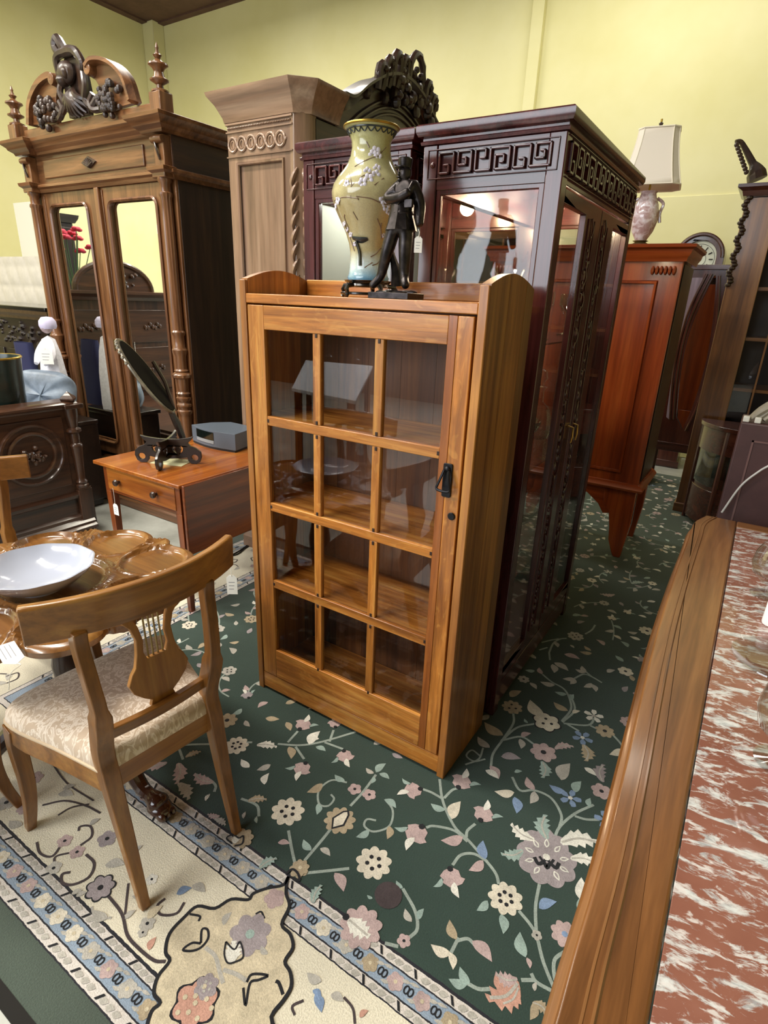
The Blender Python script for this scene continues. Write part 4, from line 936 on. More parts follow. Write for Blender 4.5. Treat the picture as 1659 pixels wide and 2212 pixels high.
wc = sum(wr, Vector()) / 4
wt = thing('white_topped_table', 'white topped table reflected in the bookcase\'s upper panes', 'table', (wc.x, wc.y, 0))
MB().prism([(p.x - wc.x, p.y - wc.y) for p in wr], .75, .78, 'xy').build('top', plain('white_formica', '#e8ecf4', .4), wt, .004)
for p in wr: q = (p - wc) * .86; B(q.x - .025, q.x + .025, q.y - .025, q.y + .025, 0, .75).build('leg', M_IRON, wt)
for n_, (qx, qy), side_ in ((0, (715, 772), 'left'), (1, (772, 780), 'right')):
    p = atz(qx, qy, .78); o = MB().lathe([(.0, 0), (.06, 0), (.055, .02), (.03, .04), (.025, .12), (.035, .14), (.02, .16), (.018, .30), (.0, .31)], seg=16).build('glass_candlestick', M_CRYS); o.location = (p.x, 2.84 - p.y + .05, .78); tag(o, 'glass candlestick on the reflected white table, %s of two' % side_, 'candlestick', 'candlesticks on the white table')

bkc = tag(MB().tube(bez([atz(*q, .004) for q in ((560, 1165), (535, 1180), (515, 1196), (500, 1200), (520, 1188), (545, 1170), (575, 1150))], 6), .004, 6).build('black_cable', plain('black_pvc', '#141414', .5)), 'thin black power cable lying on the rug left of the bookcase', 'cable')

# ================================================================== ROUND DISH-TOP TABLE
def cher(ax): return wood('cherry', '#57361a', '#86592a', '#a6783f', ax, .26, .5, 12, .05, .04)
TC = Vector((-1.68, .775)); RTZ = .70
tt = thing('round_dish_table', 'round carved table with scalloped edge and dished wells, white bowl on it', 'table', (TC.x, TC.y, 0))
NW, A0, RO = 8, rad(65), .435
def well(p, c, r):
    d = (p - c).length
    if d < r * .82: return -.010
    if d < r * .90: return -.010 + .016 * ((d - r * .82) / (r * .08))
    if d < r: return .006 - .004 * (d - r * .9) / (r * .1)
    return None
cs = [Vector((.292 * cos(A0 + 2 * pi * k / NW), .292 * sin(A0 + 2 * pi * k / NW))) for k in range(NW)]
def edge_r(a):
    # lobes bulge round each well, small fan carving in between
    m = ((a - A0) / (2 * pi / NW)) % 1.0; m = min(m, 1 - m)     # 0 at a well, .5 between
    if m < .34: return .292 + .128 * math.sqrt(max(0, 1 - (m / .44) ** 2)) 
    k = (m - .34) / .16; base = .292 + .128 * math.sqrt(max(0, 1 - (.34 / .44) ** 2))
    return base + .030 * k + .006 * abs(sin(a * 60))
def topz(p):
    for c in cs:
        h = well(p, c, .118)
        if h is not None: return h
    h = well(p, Vector((0, 0)), .172)
    if h is not None: return h
    return .0
NA, NR = 320, 60
tm = MB(); V = []; Fc = []
for i in range(NA):
    a = 2 * pi * i / NA; R = edge_r(a)
    m = ((a - A0) / (2 * pi / NW)) % 1.0; m = min(m, 1 - m)
    for j in range(NR + 1):
        r = R * j / NR; p = Vector((r * cos(a), r * sin(a))); z = topz(p)
        if m > .30 and r > .27: z += .006 * abs(sin((m - .5) * 60)) * min(1, (r - .27) / .05)
        if j == NR: z -= .006
        V.append((p.x, p.y, RTZ + z))
    V.append((R * cos(a) * .985, R * sin(a) * .985, RTZ - .026))
n_ = NR + 2
for i in range(NA):
    i2 = (i + 1) % NA
    for j in range(n_ - 1): Fc.append((i * n_ + j, i * n_ + j + 1, i2 * n_ + j + 1, i2 * n_ + j))
Fc.append(tuple(i * n_ + n_ - 1 for i in range(NA)))
tm.add(V, Fc); tm.build('dished_top', cher('X'), tt, smooth=50, recalc=False)
MB().lathe([(.0, .16), (.055, .16), (.07, .19), (.06, .22), (.04, .25), (.05, .33), (.055, .40), (.04, .48), (.032, .55), (.05, .60), (.07, .64), (.09, .672), (.0, .672)], seg=24).build('pedestal', wald('Z'), tt)
ft = atz(352, 1760) - Vector((TC.x, TC.y, 0)); fa = atan2(ft.y, ft.x); fr = hypot(ft.x, ft.y)
for k in range(3):
    a = fa + 2 * pi * k / 3; q = MB().at(Matrix.Rotation(a, 4, 'Z'))
    q.tube(bez([(.03, 0, .21), (.14, 0, .215), (.24, 0, .14), (fr - .10, 0, .055), (fr - .03, 0, .042), (fr, 0, .026)], 5), [.034, .034, .034, .034, .034, .033, .032, .031, .03, .029, .028, .027, .026, .025, .024, .023, .022, .022, .023, .026, .03, .034, .034, .032, .028, .018], 10)
    q.ball((fr - .012, 0, .026), (.046, .036, .026)); 
    for s in (-1, 0, 1): q.ball((fr + .018, s * .018, .018), (.022, .012, .016))
    q.build('claw_leg', plain('polished_dark_mahogany', '#3a1c10', .2, coat=.6), tt)
tl = thing('price_card', 'white price card lying on the round table\'s near left edge', 'tag', atz(22, 1413, RTZ + .012), rad(-12), 'white price tags')
cd_ = MB().prism([(-.055, -.022), (.035, -.022), (.055, 0), (.035, .022), (-.055, .022)], 0, .001, 'xy').build('card', M_TAG, tl, smooth=0)
ik = MB()
for k in range(3): ik.box(-.045, .02, -.013 + .01 * k, -.0115 + .01 * k, .001, .0013)
ik.build('handwriting', M_INK, cd_, smooth=0)
MB().tube(bez([(.05, 0, .001), (.07, .005, .004), (.085, -.02, 0), (.085, -.03, -.04)], 4), .0011, 5).build('string', M_STR, tl)
# bowl
bc = atz(88, 1262, RTZ + .004)
bo = MB(); BR = .158
def flut(a, i): return 1 + (.012 * cos(16 * a) if i in (4, 5, 6) else 0)
bo.lathe([(.0, .004), (.055, 0), (.062, 0), (.06, .008), (BR * .72, .030), (BR * .93, .062), (BR, .078), (BR * .975, .079), (BR * .9, .063), (BR * .68, .034), (.05, .016), (.0, .014)], seg=64, flute=lambda a, i: 1 + (.014 * cos(10 * a) if 5 <= i <= 8 else 0))
bo_ = tag(bo.build('white_bowl', plain('white_porcelain', '#b6bccd', .14, coat=.5)), 'wide white porcelain bowl on the round dished table', 'bowl'); bo_.location = (bc.x - .005, bc.y, RTZ - .010)

# ================================================================== LYRE BACK CHAIRS
def chw(ax): return wood('chair_wood', '#5f3a18', '#8e5d28', '#ab7a3c', ax, .34, .35, 14, .06, .05)
def damask():
    t = NT('cream_damask'); b = t.bsdf(Roughness=.75); b.inputs['Sheen Weight'].default_value = .3
    v = t.coords((1, 1, .3)); n1 = t.noise(v, 28, 3, .55, 2.2)
    m = t.ramp(n1, [(.47, lin('#c3ad96')), (.505, lin('#e4d5c4')), (.56, lin('#e6d8c8')), (.60, lin('#c9b5a0'))])
    t.l(m, b.inputs['Base Color']); t.bump(n1, .2, .003, b); return t.m
M_DAM = damask()
def make_chair(label):
    t = thing('lyre_back_chair', label, 'chair', (0, 0, 0), 0, 'lyre back dining chairs')
    # curved crest rail
    cr = []; N = 16
    def crest(u): s = (u - .5) * 2; return Vector((.012 + .268 * s, -.195 + .075 * s * s, 0))
    prof = [(-.011, 0), (.011, 0), (.013, .05), (.014, .088), (.009, .094), (-.007, .094), (-.013, .088)]
    MB().sweep([(u_, v_ + .822) for u_, v_ in prof], [crest(k / N) for k in range(N + 1)]).build('crest_rail', chw('X'), t, .003)
    # rear legs with stiles: one bent piece each
    for s in (-1, 1):
        pts = bez([(s * .150, -.245, 0), (s * .150, -.205, .20), (s * .152, -.168, .40), (s * .152, -.155, .48), (s * .156, -.185, .60), (s * .162, -.180, .70), (s * .166, -.168, .79), (s * .166, -.170, .835)], 5)
        wd_ = [.014 + .010 * min(1, i / 10) - (.006 if i > 20 else 0) for i in range(len(pts))]
        MB().tube(pts, [x * 1.25 for x in wd_], 4, up=(1, 0, 0)).build('rear_leg', chw('Z'), t, .003)
        fp_ = bez([(s * .232, .205, .40), (s * .236, .215, .32), (s * .236, .205, .20), (s * .240, .215, .10), (s * .246, .240, .0)], 5)
        MB().tube(fp_, [.034 - .016 * (i / (len(fp_) - 1)) for i in range(len(fp_))], 4, up=(1, 0, 0)).build('front_leg', chw('Z'), t, .003)
    pl = [(-.165, -.170), (.165, -.170), (.205, .0), (.248, .16), (.235, .225), (.12, .25), (-.12, .25), (-.235, .225), (-.248, .16), (-.205, .0)]
    pl2 = [tuple(p)[:2] for p in bez([(x, y, 0) for x, y in pl[1:]] + [(pl[0][0], pl[0][1], 0)], 4)]
    MB().prism(pl2, .355, .420, 'xy').build('seat_frame', chw('X'), t, .004)
    sm = MB(); K = len(pl2); Vv = []
    rings = [(1.0, .418), (1.004, .432), (.99, .452), (.95, .468), (.85, .480), (.6, .490), (.3, .494), (.05, .495)]
    for f, z in rings:
        for x, y in pl2: Vv.append((x * f, (y - .03) * f + .03, z))
    Ff = [(r * K + k, r * K + (k + 1) % K, (r + 1) * K + (k + 1) % K, (r + 1) * K + k) for r in range(len(rings) - 1) for k in range(K)] + [tuple((len(rings) - 1) * K + k for k in range(K))]
    sm.add(Vv, Ff); sm.build('seat_cushion', M_DAM, t, smooth=70)
    gp = MB(); gp.tube([(x * 1.003, y * 1.003, .425) for x, y in pl2], .005, 6, False); gp.build('gimp_braid', plain('cream_braid', '#cdb89c', .8, bump=.4, scale=200), t)
    # lower back rail
    MB().sweep([(-.010, 0), (.010, 0), (.010, .030), (-.010, .030)], [Vector((-.152 + .304 * k / 8, -.155 - .014 * sin(pi * k / 8), .505)) for k in range(9)]).build('back_rail', chw('X'), t, .003)
    # lyre splat
    half = [(0, .525), (.036, .527), (.030, .545), (.050, .560), (.074, .585), (.084, .612), (.072, .640), (.060, .655), (.052, .690), (.048, .73), (.058, .765), (.074, .785), (.064, .795), (.048, .788), (.038, .765), (.030, .725), (.034, .690), (.026, .668), (.0, .668)]
    lyr = [(-x, z) for x, z in half[::-1]] + half[1:-1]
    M = Matrix.Translation((.020, -.176, 0)) @ Matrix.Rotation(rad(-3), 4, 'X')
    lm = MB(); lm.at(M); lm.prism(lyr, -.007, .007, 'xz'); ly = lm.build('lyre_splat', chw('Z'), t, .002)
    M2 = plain('gilt_strings', '#a08a5c', .35, .6)
    for k in range(4):
        x = -.020 + .0133 * k; s_ = MB(); s_.at(M); s_.tube([(x, 0, .668), (x, 0, .79)], .0026, 6); s_.ball((x, 0, .795), .006, 7, 5); s_.build('string', M2, ly)
    cb = MB(); cb.at(M); cb.box(-.075, .075, -.006, .006, .785, .825); cb.build('lyre_bar', chw('X'), ly, .002)
    return t
ch1 = make_chair('lyre back chair with cream damask seat in the near foreground, its back to us')
ch1.location = (-1.29, .735, 0); ch1.rotation_euler = (0, 0, rad(84))
ch2 = dup_tree(ch1, (-2.25, .815, 0), rad(-92), 'lyre back chair on the far side of the round table, only its corner showing')
ch3 = dup_tree(ch1, (-1.905, .290, 0), rad(2), 'lyre back chair at the left edge, one front leg showing beside the near chair')
hang_tag('price_tag', 'white price tag hanging from the near chair\'s crest rail end', (-1.152, 1.012, .855), .075, .030, .062, rad(35))

# ================================================================== MARBLE TOP TABLE (foreground right)
def frw(ax): return wood('table_walnut', '#502f13', '#7f522a', '#9c6e41', ax, .34, .35, 16, .06, .06)
def marble():
    t = NT('rouge_marble'); b = t.bsdf(Roughness=.09, Coat_Weight=.3)
    v = t.coords((1, 1, 1), rot=(0, 0, rad(-10))); st = t.n('Mapping'); st.inputs['Scale'].default_value = (1.0, 2.4, 1); t.l(v, st.inputs[0])
    n1 = t.noise(st.outputs[0], 17, 9, .70, .6); n2 = t.noise(st.outputs[0], 44, 6, .62, .7); n3 = t.noise(v, 4, 5, .6)
    base = t.ramp(n3, [(.3, lin('#7f5042')), (.55, lin('#956454')), (.75, lin('#a87c70'))])
    vein = t.ramp(n1, [(.51, (0, 0, 0, 1)), (.565, (.75, .75, .75, 1)), (.63, (1, 1, 1, 1))])
    col = t.mix(vein, base, t.ramp(n2, [(.35, lin('#a9adb0')), (.5, lin('#d9dcdb')), (.7, lin('#eceeee'))]))
    fl = t.ramp(n2, [(.57, (0, 0, 0, 1)), (.66, (.85, .85, .85, 1))]); col = t.mix(fl, col, lin('#dfd9d6'))
    t.l(col, b.inputs['Base Color']); return t.m
MZ = .88
mt_ = thing('marble_top_table', 'walnut table with red and white marble inset top, foreground right', 'table', (0, 0, 0))
outer = [atz(*p, MZ) for p in [(1195, 2212), (1240, 2050), (1300, 1850), (1350, 1650), (1385, 1500), (1420, 1360), (1458, 1240), (1488, 1160), (1500, 1128), (1525, 1113)]]
inner = [atz(*p, MZ) for p in [(1450, 2190), (1470, 1960), (1505, 1650), (1540, 1350), (1573, 1137)]]
xin = sum(p.x for p in inner) / len(inner); yfar = outer[-1].y; XR = .95; YN = .20
ol = [(outer[0].x - .004, YN), (outer[0].x - .002, outer[0].y * .8)] + [(p.x, p.y) for p in outer]
ol = [tuple(p)[:2] for p in bez([(x, y, 0) for x, y in ol], 4)]
for nm_, pl_b in (('frame_board', ol + [(xin, ol[-1][1]), (xin, YN)]), ('frame_board', [(xin + .0006, yfar - .055), (XR - .1, yfar - .055), (XR - .1, yfar + .004), (xin + .0006, yfar + .004)]), ('frame_board', [(XR - .0994, YN), (XR, YN), (XR, yfar + .004), (XR - .0994, yfar + .004)]), ('frame_board', [(xin + .0006, YN), (XR - .1, YN), (XR - .1, YN + .06), (xin + .0006, YN + .06)])):
    MB().prism(pl_b, MZ - .034, MZ, 'xy').build(nm_, frw('Y' if pl_b is not None and len(pl_b) != 4 else 'X'), mt_, .004, seg=3)
rdg = MB(); rdg.tube([(x + .034, y, MZ - .0005) for x, y in ol], .004, 6, flat=.6); rdg.tube([(x + .024, y, MZ - .002) for x, y in ol], .004, 6, flat=.6); rdg.build('edge_bead', frw('Y'), mt_)
MB().sweep([(0, 0), (.012, -.004), (.016, -.014), (.006, -.024), (0, -.03), (.01, -.036), (-.02, -.04), (-.02, 0)], [(x + .004, y, MZ - .028) for x, y in ol][::-1]).build('edge_moulding', frw('Y'), mt_)
B(xin + .0015, XR - .1015, YN + .0615, yfar - .0565, MZ - .03, MZ - .003).build('marble_slab', marble(), mt_, .001)
for a in (B(.06, .09, YN + .06, yfar - .06, MZ - .17, MZ - .034), B(XR - .09, XR - .06, YN + .06, yfar - .06, MZ - .17, MZ - .034), B(.06, XR - .06, yfar - .09, yfar - .06, MZ - .17, MZ - .034), B(.06, XR - .06, YN + .06, YN + .09, MZ - .17, MZ - .034)): a.build('apron', frw('X'), mt_, .003)
for x in (.085, XR - .085):
    for y in (YN + .085, yfar - .085): MB().taper(x, y, 0, MZ - .034, .022, .022, .036, .036).build('leg', frw('Z'), mt_, .004)
M_TG = glass('thin_glass', (.97, .98, .98, 1), 2.1)
def glassware(name, label, prof, px, py, dz=0, seg=32, cat='glass'):
    p = atz(px, py, MZ - .002); o = MB().lathe(prof, seg=seg).build(name, M_TG, smooth=60); o.location = (p.x, p.y, MZ - .0025 + dz); return tag(o, label, cat)
snif = [(.0, 0), (.034, 0), (.035, .003), (.006, .008), (.005, .03), (.02, .038), (.042, .06), (.048, .085), (.044, .115), (.034, .135), (.033, .135), (.043, .114), (.0465, .085), (.04, .061), (.0, .04)]
glassware('brandy_glass', 'clear round brandy glass at the far end of the marble table', snif, 1652, 1285)
glassware('glass_plate', 'clear glass plate lying on the marble beside the white candle', [(.0, .003), (.05, .003), (.07, .008), (.085, .015), (.084, .018), (.07, .011), (.05, .007), (.0, .007)], 1678, 1440, cat='plate')
glassware('water_goblet', 'clear stemmed goblet on the marble at the right edge, nearest us', [(r * 1.15, z * 1.1) for r, z in snif], 1688, 1650)
cp_ = atz(1661, 1345, MZ); cn = tag(MB().lathe([(.0, 0), (.020, 0), (.021, .004), (.020, .055), (.018, .06), (.004, .058), (.002, .066), (.0, .066)], seg=20).build('white_candle', plain('white_wax', '#eef0f2', .45)), 'short white candle between glass plate and brandy glass', 'candle'); cn.location = (cp_.x + .006, cp_.y, MZ - .002)

# ================================================================== DARK CASE behind the marble table, with the draped strap bundle
PY = 2.35; pl_, ptz = aty(1600, 911, PY), aty(1600, 911, PY).z
cb_ = thing('brown_case', 'tall dark brown case standing behind the far end of marble table', 'case', (pl_.x, PY, 0))
M_CASE = plain('oxblood_leatherette', '#4a2f2e', .5, noise=.15, scale=12, bump=.1)
B(0, .75, 0, .20, .02, ptz).build('body', M_CASE, cb_, .006)
fr_ = MB(); i0 = aty(1625, 951, PY) - pl_
for x in (i0.x, .66): fr_.box(x, x + .006, -.003, .004, .25, ptz + i0.z)
fr_.box(i0.x, .666, -.003, .004, ptz + i0.z - .006, ptz + i0.z); fr_.build('panel_line', plain('case_piping', '#6d4f4c', .5), cb_)
for x in (.03, .70): B(x, x + .02, .06, .14, 0, .022).build('foot', M_IRON, cb_)
bu = thing('strap_bundle', 'bundle of grey leather straps with white clips on the brown case', 'straps', (pl_.x + .06, PY + .08, ptz))
M_GL = plain('grey_leather', '#8d8676', .5, noise=.25, scale=20)
for k in range(6):
    MB().tube(bez([(-.035 + .02 * k, -.05, .010), (.0 + .03 * k, -.045 + .01 * k, .05 + .012 * k), (.06 + .03 * k, -.01, .085 + .010 * k), (.15 + .02 * k, .02, .07 + .012 * k), (.26, .02, .02)], 5), [.011 + .010 * sin(pi * i / 20) for i in range(21)], 8, flat=.7).build('strap', M_GL, bu)
for k in range(2): B(-.055 + .035 * k, -.035 + .035 * k, -.075, -.05, .0, .020).build('clip', plain('white_plastic', '#d9d8cf', .45), bu, .003)
cbl = MB().tube(bez([aty(1559, 1107, PY - .03), aty(1600, 1050, PY - .03), aty(1640, 1018, PY - .03), aty(1668, 1000, PY - .03), aty(1700, 960, PY - .02), Vector((pl_.x + .26, PY - .012, ptz + .012)), Vector((pl_.x + .30, PY + .05, ptz + .012))], 6), .0035, 7).build('white_cable', plain('white_pvc', '#cfcdca', .4))
tag(cbl, 'thin white cable running diagonally across the brown case', 'cable')

# ================================================================== RED CABINET with lamp
def red(ax): return wood('red_cherry', '#5e220a', '#94401a', '#ad5724', ax, .26, .5, 8, .05, .04)
rc = thing('red_cherry_cabinet', 'glossy reddish cherry cabinet on tall bracket feet, lamp on top', 'cabinet', (-1.32, 3.715, 0))
rw, rdp = .85, .50
B(.02, rw - .02, .012, rdp, .47, 1.80).build('carcase', red('Z'), rc, .004)
fr2 = MB().prism([(0, .50), (rw, .50), (rw, 1.80), (0, 1.80)], 0, .02, 'xz', holes=[[(.07, .57), (rw - .115, .57), (rw - .115, 1.69), (.07, 1.69)]]).build('side_frame', red('Z'), rc, .004)
B(.05, rw - .10, .008, .018, .55, 1.71).build('side_field', red('Z'), fr2, .004)
MB().sweep([(0, 0), (.016, 0), (.014, .012), (.002, .014)], [(.07, .0, .57), (.07, .0, 1.69), (rw - .115, .0, 1.69), (rw - .115, .0, .57)], True, up=(0, -1, 0)).build('field_moulding', red('Z'), fr2)
MB().sweep([(0, 0), (.012, 0), (.016, .02), (.03, .04), (.034, .06), (.05, .07), (.052, .085), (0, .09), (-.06, .09), (-.06, 0)], [(0, rdp, 1.79), (0, 0, 1.79), (rw, 0, 1.79), (rw, rdp, 1.79)]).build('cornice', red('X'), rc, smooth=30)
B(-.02, rw + .02, -.02, rdp, 1.865, 1.88).build('top_board', red('X'), rc)
MB().sweep([(0, 0), (.03, 0), (.036, .015), (.024, .03), (.012, .04), (0, .045), (-.04, .045), (-.04, 0)], [(0, rdp, .465), (0, 0, .465), (rw, 0, .465), (rw, rdp, .465)]).build('base_moulding', red('X'), rc, smooth=30)
cpv = MB()
for k in range(6): cpv.ball((rw - .15 + .022 * k, -.012, 1.745), (.010, .012, .024), 8, 5)
cpv.build('shell_block', red('X'), rc)
B(rw - .004, rw + .004, .05, rdp - .03, .52, 1.78).build('side_door', wald('Z'), rc, .003)  # dark sheet coloured for the shade on this side, no door
for x in (rw - .30, 0): pass
ap2 = [(0, .47), (0, .38), (.10, .33), (.18, .30), (.22, .34), (.30, .40), (rw - .30, .40), (rw - .22, .34), (rw - .18, .28), (rw - .10, .30), (rw - .06, .22), (rw, .22), (rw, .47)]
MB().prism(ap2, .004, .03, 'xz').build('apron', red('X'), rc, .003)
for x0_, sg_ in ((rw, -1), (0, 1)):
    for y in (.0, rdp - .06):
        MB().prism([(x0_, .47), (x0_ + sg_ * .20, .47), (x0_ + sg_ * .19, .36), (x0_ + sg_ * .145, .30), (x0_ + sg_ * .125, .20), (x0_ + sg_ * .115, .11), (x0_ + sg_ * .085, .03), (x0_ + sg_ * .07, 0), (x0_ + sg_ * .025, 0), (x0_ + sg_ * .015, .10), (x0_, .24)], y, y + .06, 'xz').build('foot', red('Z'), rc, .006)
LPX, LPY = -.765, 3.98
lp = thing('table_lamp', 'porcelain table lamp with cream panelled shade on the red cabinet', 'lamp', (LPX, LPY, 1.88))
MB().lathe([(.0, 0), (.075, 0), (.08, .012), (.05, .024), (.03, .032), (.045, .04), (.0, .04)], seg=24).build('base', plain('lamp_brass', '#8d7b55', .35, .8), lp)
def china():
    t = NT('pink_porcelain'); b = t.bsdf(Roughness=.12, Coat_Weight=.5)
    f = t.noise(t.coords(), 30, 4, .6, .8); t.l(t.ramp(f, [(.4, lin('#b99a9a')), (.52, lin('#d8c4c8')), (.62, lin('#e6dde4'))]), b.inputs['Base Color']); return t.m
MB().lathe([(.0, .04), (.032, .04), (.036, .05), (.060, .09), (.074, .14), (.076, .18), (.066, .23), (.048, .27), (.042, .29), (.05, .30), (.0, .30)], seg=28).build('porcelain_body', china(), lp)
for s in (-1, 1): MB().tube(bez([(s * .05, .02, .27), (s * .088, .03, .24), (s * .078, .03, .19), (s * .086, .03, .14)], 4), .009, 7).build('side_handle', china(), lp)
MB().tube([(0, 0, .30), (0, 0, .66)], .006, 8).build('stem', M_GOLD, lp)
MB().lathe([(.0, 0), (.008, 0), (.016, .012), (.008, .022), (.012, .034), (.0, .045)], (0, 0, .605), 12).build('finial', wald('Z'), lp)
def octo(a, b, c, z): return [(x, y, z) for x, y in [(-a + c, -b), (a - c, -b), (a, -b + c), (a, b - c), (a - c, b), (-a + c, b), (-a, b - c), (-a, -b + c)]]
sh = MB(); R8 = []
for k in range(9):
    f = k / 8; z = .320 + .285 * f; cv_ = (1 - f) ** 1.5
    R8 += octo(.105 + .055 * cv_, .085 + .05 * cv_, .030 + .012 * cv_, z)
sh.add(R8, [(r * 8 + k, r * 8 + (k + 1) % 8, (r + 1) * 8 + (k + 1) % 8, (r + 1) * 8 + k) for r in range(8) for k in range(8)])
sht = NT('cream_shade_silk'); sb_ = sht.bsdf(Base_Color=lin('#e9dfd0'), Roughness=.8)
shd = sh.build('lamp_shade', sht.m, lp, smooth=20); md_ = shd.modifiers.new('s', 'SOLIDIFY'); md_.thickness = .003
tr = MB()
for z, a, b, c in ((.320, .161, .136, .042), (.605, .106, .086, .030)): tr.tube(octo(a, b, c, z), .0045, 6, True)
for k in range(8): tr.tube([R8[r * 8 + k] for r in range(9)], .003, 5)
tr.build('shade_trim', plain('ivory_braid', '#f3ead6', .7), shd)
lp.rotation_euler = (0, 0, rad(8))

# ================================================================== CLOCK, MIRROR, DISPLAY CABINET, DEMILUNE
def dmh(ax): return wood('dark_mahogany', '#2a100c', '#4a241c', '#603428', ax, .25, .5, 10, .05, .04)
ck = thing('longcase_clock', 'mahogany longcase clock with arched hood and white dial, far right', 'clock', (-.70, 6.45, 0))
hood = [(-.21, 1.80), (.21, 1.80), (.21, 2.0)] + arc(0, 2.0, .21, 0, 180, 18)[1:-1] + [(-.21, 2.0)]
hole_ = arc(0, 2.0, .145, 0, 180, 18) + [(-.145, 1.84), (.145, 1.84)]
MB().prism(hood, -.02, .02, 'xz', holes=[hole_]).build('hood_front', dmh('Z'), ck, .004)
MB().prism(hood, .02, .22, 'xz').build('hood', dmh('Z'), ck)
MB().tube([(x, -.025, z) for x, z in arc(0, 2.0, .195, 0, 180, 24)], .018, 8).build('hood_moulding', dmh('X'), ck)
MB().prism(arc(0, 2.0, .15, 0, 180, 20) + [(-.15, 1.84), (.15, 1.84)], .008, .016, 'xz').build('dial', plain('ivory_dial', '#dfe3cf', .4), ck)
tk = MB()
for k in range(12):
    a = rad(90 - 30 * k); tk.tube([(.085 * cos(a), .005, 1.985 + .085 * sin(a)), (.118 * cos(a), .005, 1.985 + .118 * sin(a))], .0055, 5)
tk.tube([(.13 * cos(2 * pi * k / 30), .006, 1.985 + .13 * sin(2 * pi * k / 30)) for k in range(30)], .0016, 5, True); tk.tube([(.06 * cos(2 * pi * k / 30), .006, 1.985 + .06 * sin(2 * pi * k / 30)) for k in range(30)], .0016, 5, True)
tk.build('numerals', plain('dial_ink', '#30302c', .6), ck)
for a, l in ((125, .10), (118, .06)): MB().tube([(0, .002, 1.985), (l * cos(rad(a)), .002, 1.985 + l * sin(rad(a)))], .004, 5).build('hand', M_IRON, ck)
B(-.15, .15, .0, .20, .60, 1.80).build('trunk', dmh('Z'), ck, .006); B(-.10, .10, -.012, .004, .68, 1.72).build('trunk_door', dmh('Z'), ck, .006)
B(-.20, .20, -.02, .22, .05, .60).build('plinth', dmh('Z'), ck, .006); B(-.22, .22, -.03, .22, 0, .07).build('plinth_foot', dmh('X'), ck, .004)
# waisted standing mirror
mr_ = thing('standing_mirror', 'dark wooden standing mirror with waisted curved frame, beside display cabinet', 'mirror', (-.43, 5.75, 0))
def mp(px, py): p = aty(px, py, 5.75); return (p.x + .43, p.z)
def cur(pts): return [tuple(p)[:2] for p in bez([mp(*q) + (0,) for q in pts], 5)]
outl = [mp(1484, 578), mp(1582, 574), mp(1545, 975), mp(1410, 962)]
oL = [(1545, 592), (1530, 620), (1508, 668), (1490, 715), (1476, 770), (1467, 830), (1461, 900)]
oR = [(1474, 928), (1498, 873), (1522, 795), (1537, 716), (1544, 650), (1547, 600)]
opening = cur(oL) + cur(oR)
MB().prism(outl, -.02, .02, 'xz', holes=[opening]).build('frame', dmh('Z'), mr_, .003)
gsh = [mp(*q) for q in [(1556, 582), (1556, 690), (1545, 790), (1510, 885), (1480, 945), (1446, 938), (1455, 830), (1480, 720), (1520, 620)]]
MB().prism(gsh, .008, .014, 'xz').build('mirror_glass', mirror('dim_mirror', (.35, .3, .3, 1)), mr_, smooth=0)
lpnl = cur([(1489, 600), (1474, 690), (1456, 790), (1440, 900)]) + cur([(1446, 905), (1456, 830), (1468, 750), (1490, 680), (1520, 600)])
MB().prism(lpnl, -.030, -.02, 'xz').build('side_panel', wood('mahogany_sheen', '#7a6a76', '#998a98', '#ab9dac', 'Z', .16, .7, 8, .02, .02), mr_, .003)  # lilac sheen on the dark wood, painted into its colour
for P in ([(1538, 592), (1502, 662), (1483, 712), (1469, 770), (1460, 830), (1454, 905)], [(1528, 592), (1496, 655), (1477, 708), (1462, 768), (1453, 830), (1448, 905)], [(1555, 596), (1552, 650), (1546, 716), (1531, 797), (1506, 878), (1482, 930)]):
    MB().tube([(x, -.026, z) for x, z in cur(P)], .011, 8).build('frame_moulding', dmh('Z'), mr_)
B(mp(1484, 578)[0] - .02, mp(1582, 574)[0] + .02, -.035, .03, mp(1530, 583)[1], mp(1530, 572)[1]).build('top_rail', dmh('X'), mr_, .004)
zb = mp(1440, 965)[1]
for x in (mp(1410, 962)[0] + .03, mp(1545, 975)[0] - .03): MB().tube([(x, 0, zb + .06), (x, 0, .06)], .028, 8).build('post', dmh('Z'), mr_); B(x - .03, x + .03, -.16, .16, 0, .065).build('foot', dmh('Y'), mr_, .012)
B(mp(1410, 962)[0], mp(1545, 975)[0], -.03, .03, zb - .03, zb + .05).build('bottom_rail', dmh('X'), mr_, .004)
# display cabinet
def dsp_w(ax): return wood('display_oak', '#5a3a20', '#84582f', '#9d7142', ax, .34, .35, 14, .05, .05)
DXX, DYY = -.33, 5.0
dc_ = thing('display_cabinet', 'oak glazed display cabinet with rope carved corner, at right edge', 'cabinet', (DXX, DYY, 0))
B(0, .20, 0, .04, .05, 2.28).build('stile', dsp_w('Z'), dc_, .004); B(1.20, 1.40, 0, .04, .05, 2.28).build('stile', dsp_w('Z'), dc_, .004)
B(.20, 1.20, 0, .04, 2.05, 2.28).build('rail', dsp_w('X'), dc_, .004); B(.20, 1.20, 0, .04, .05, .30).build('rail', dsp_w('X'), dc_, .004)
B(0, .02, .04, .45, .05, 2.28).build('side_panel', dsp_w('Z'), dc_); B(1.38, 1.40, .04, .45, .05, 2.28).build('side_panel', dsp_w('Z'), dc_); B(0, 1.4, .44, .46, .05, 2.28).build('back_panel', ebony('Z'), dc_)
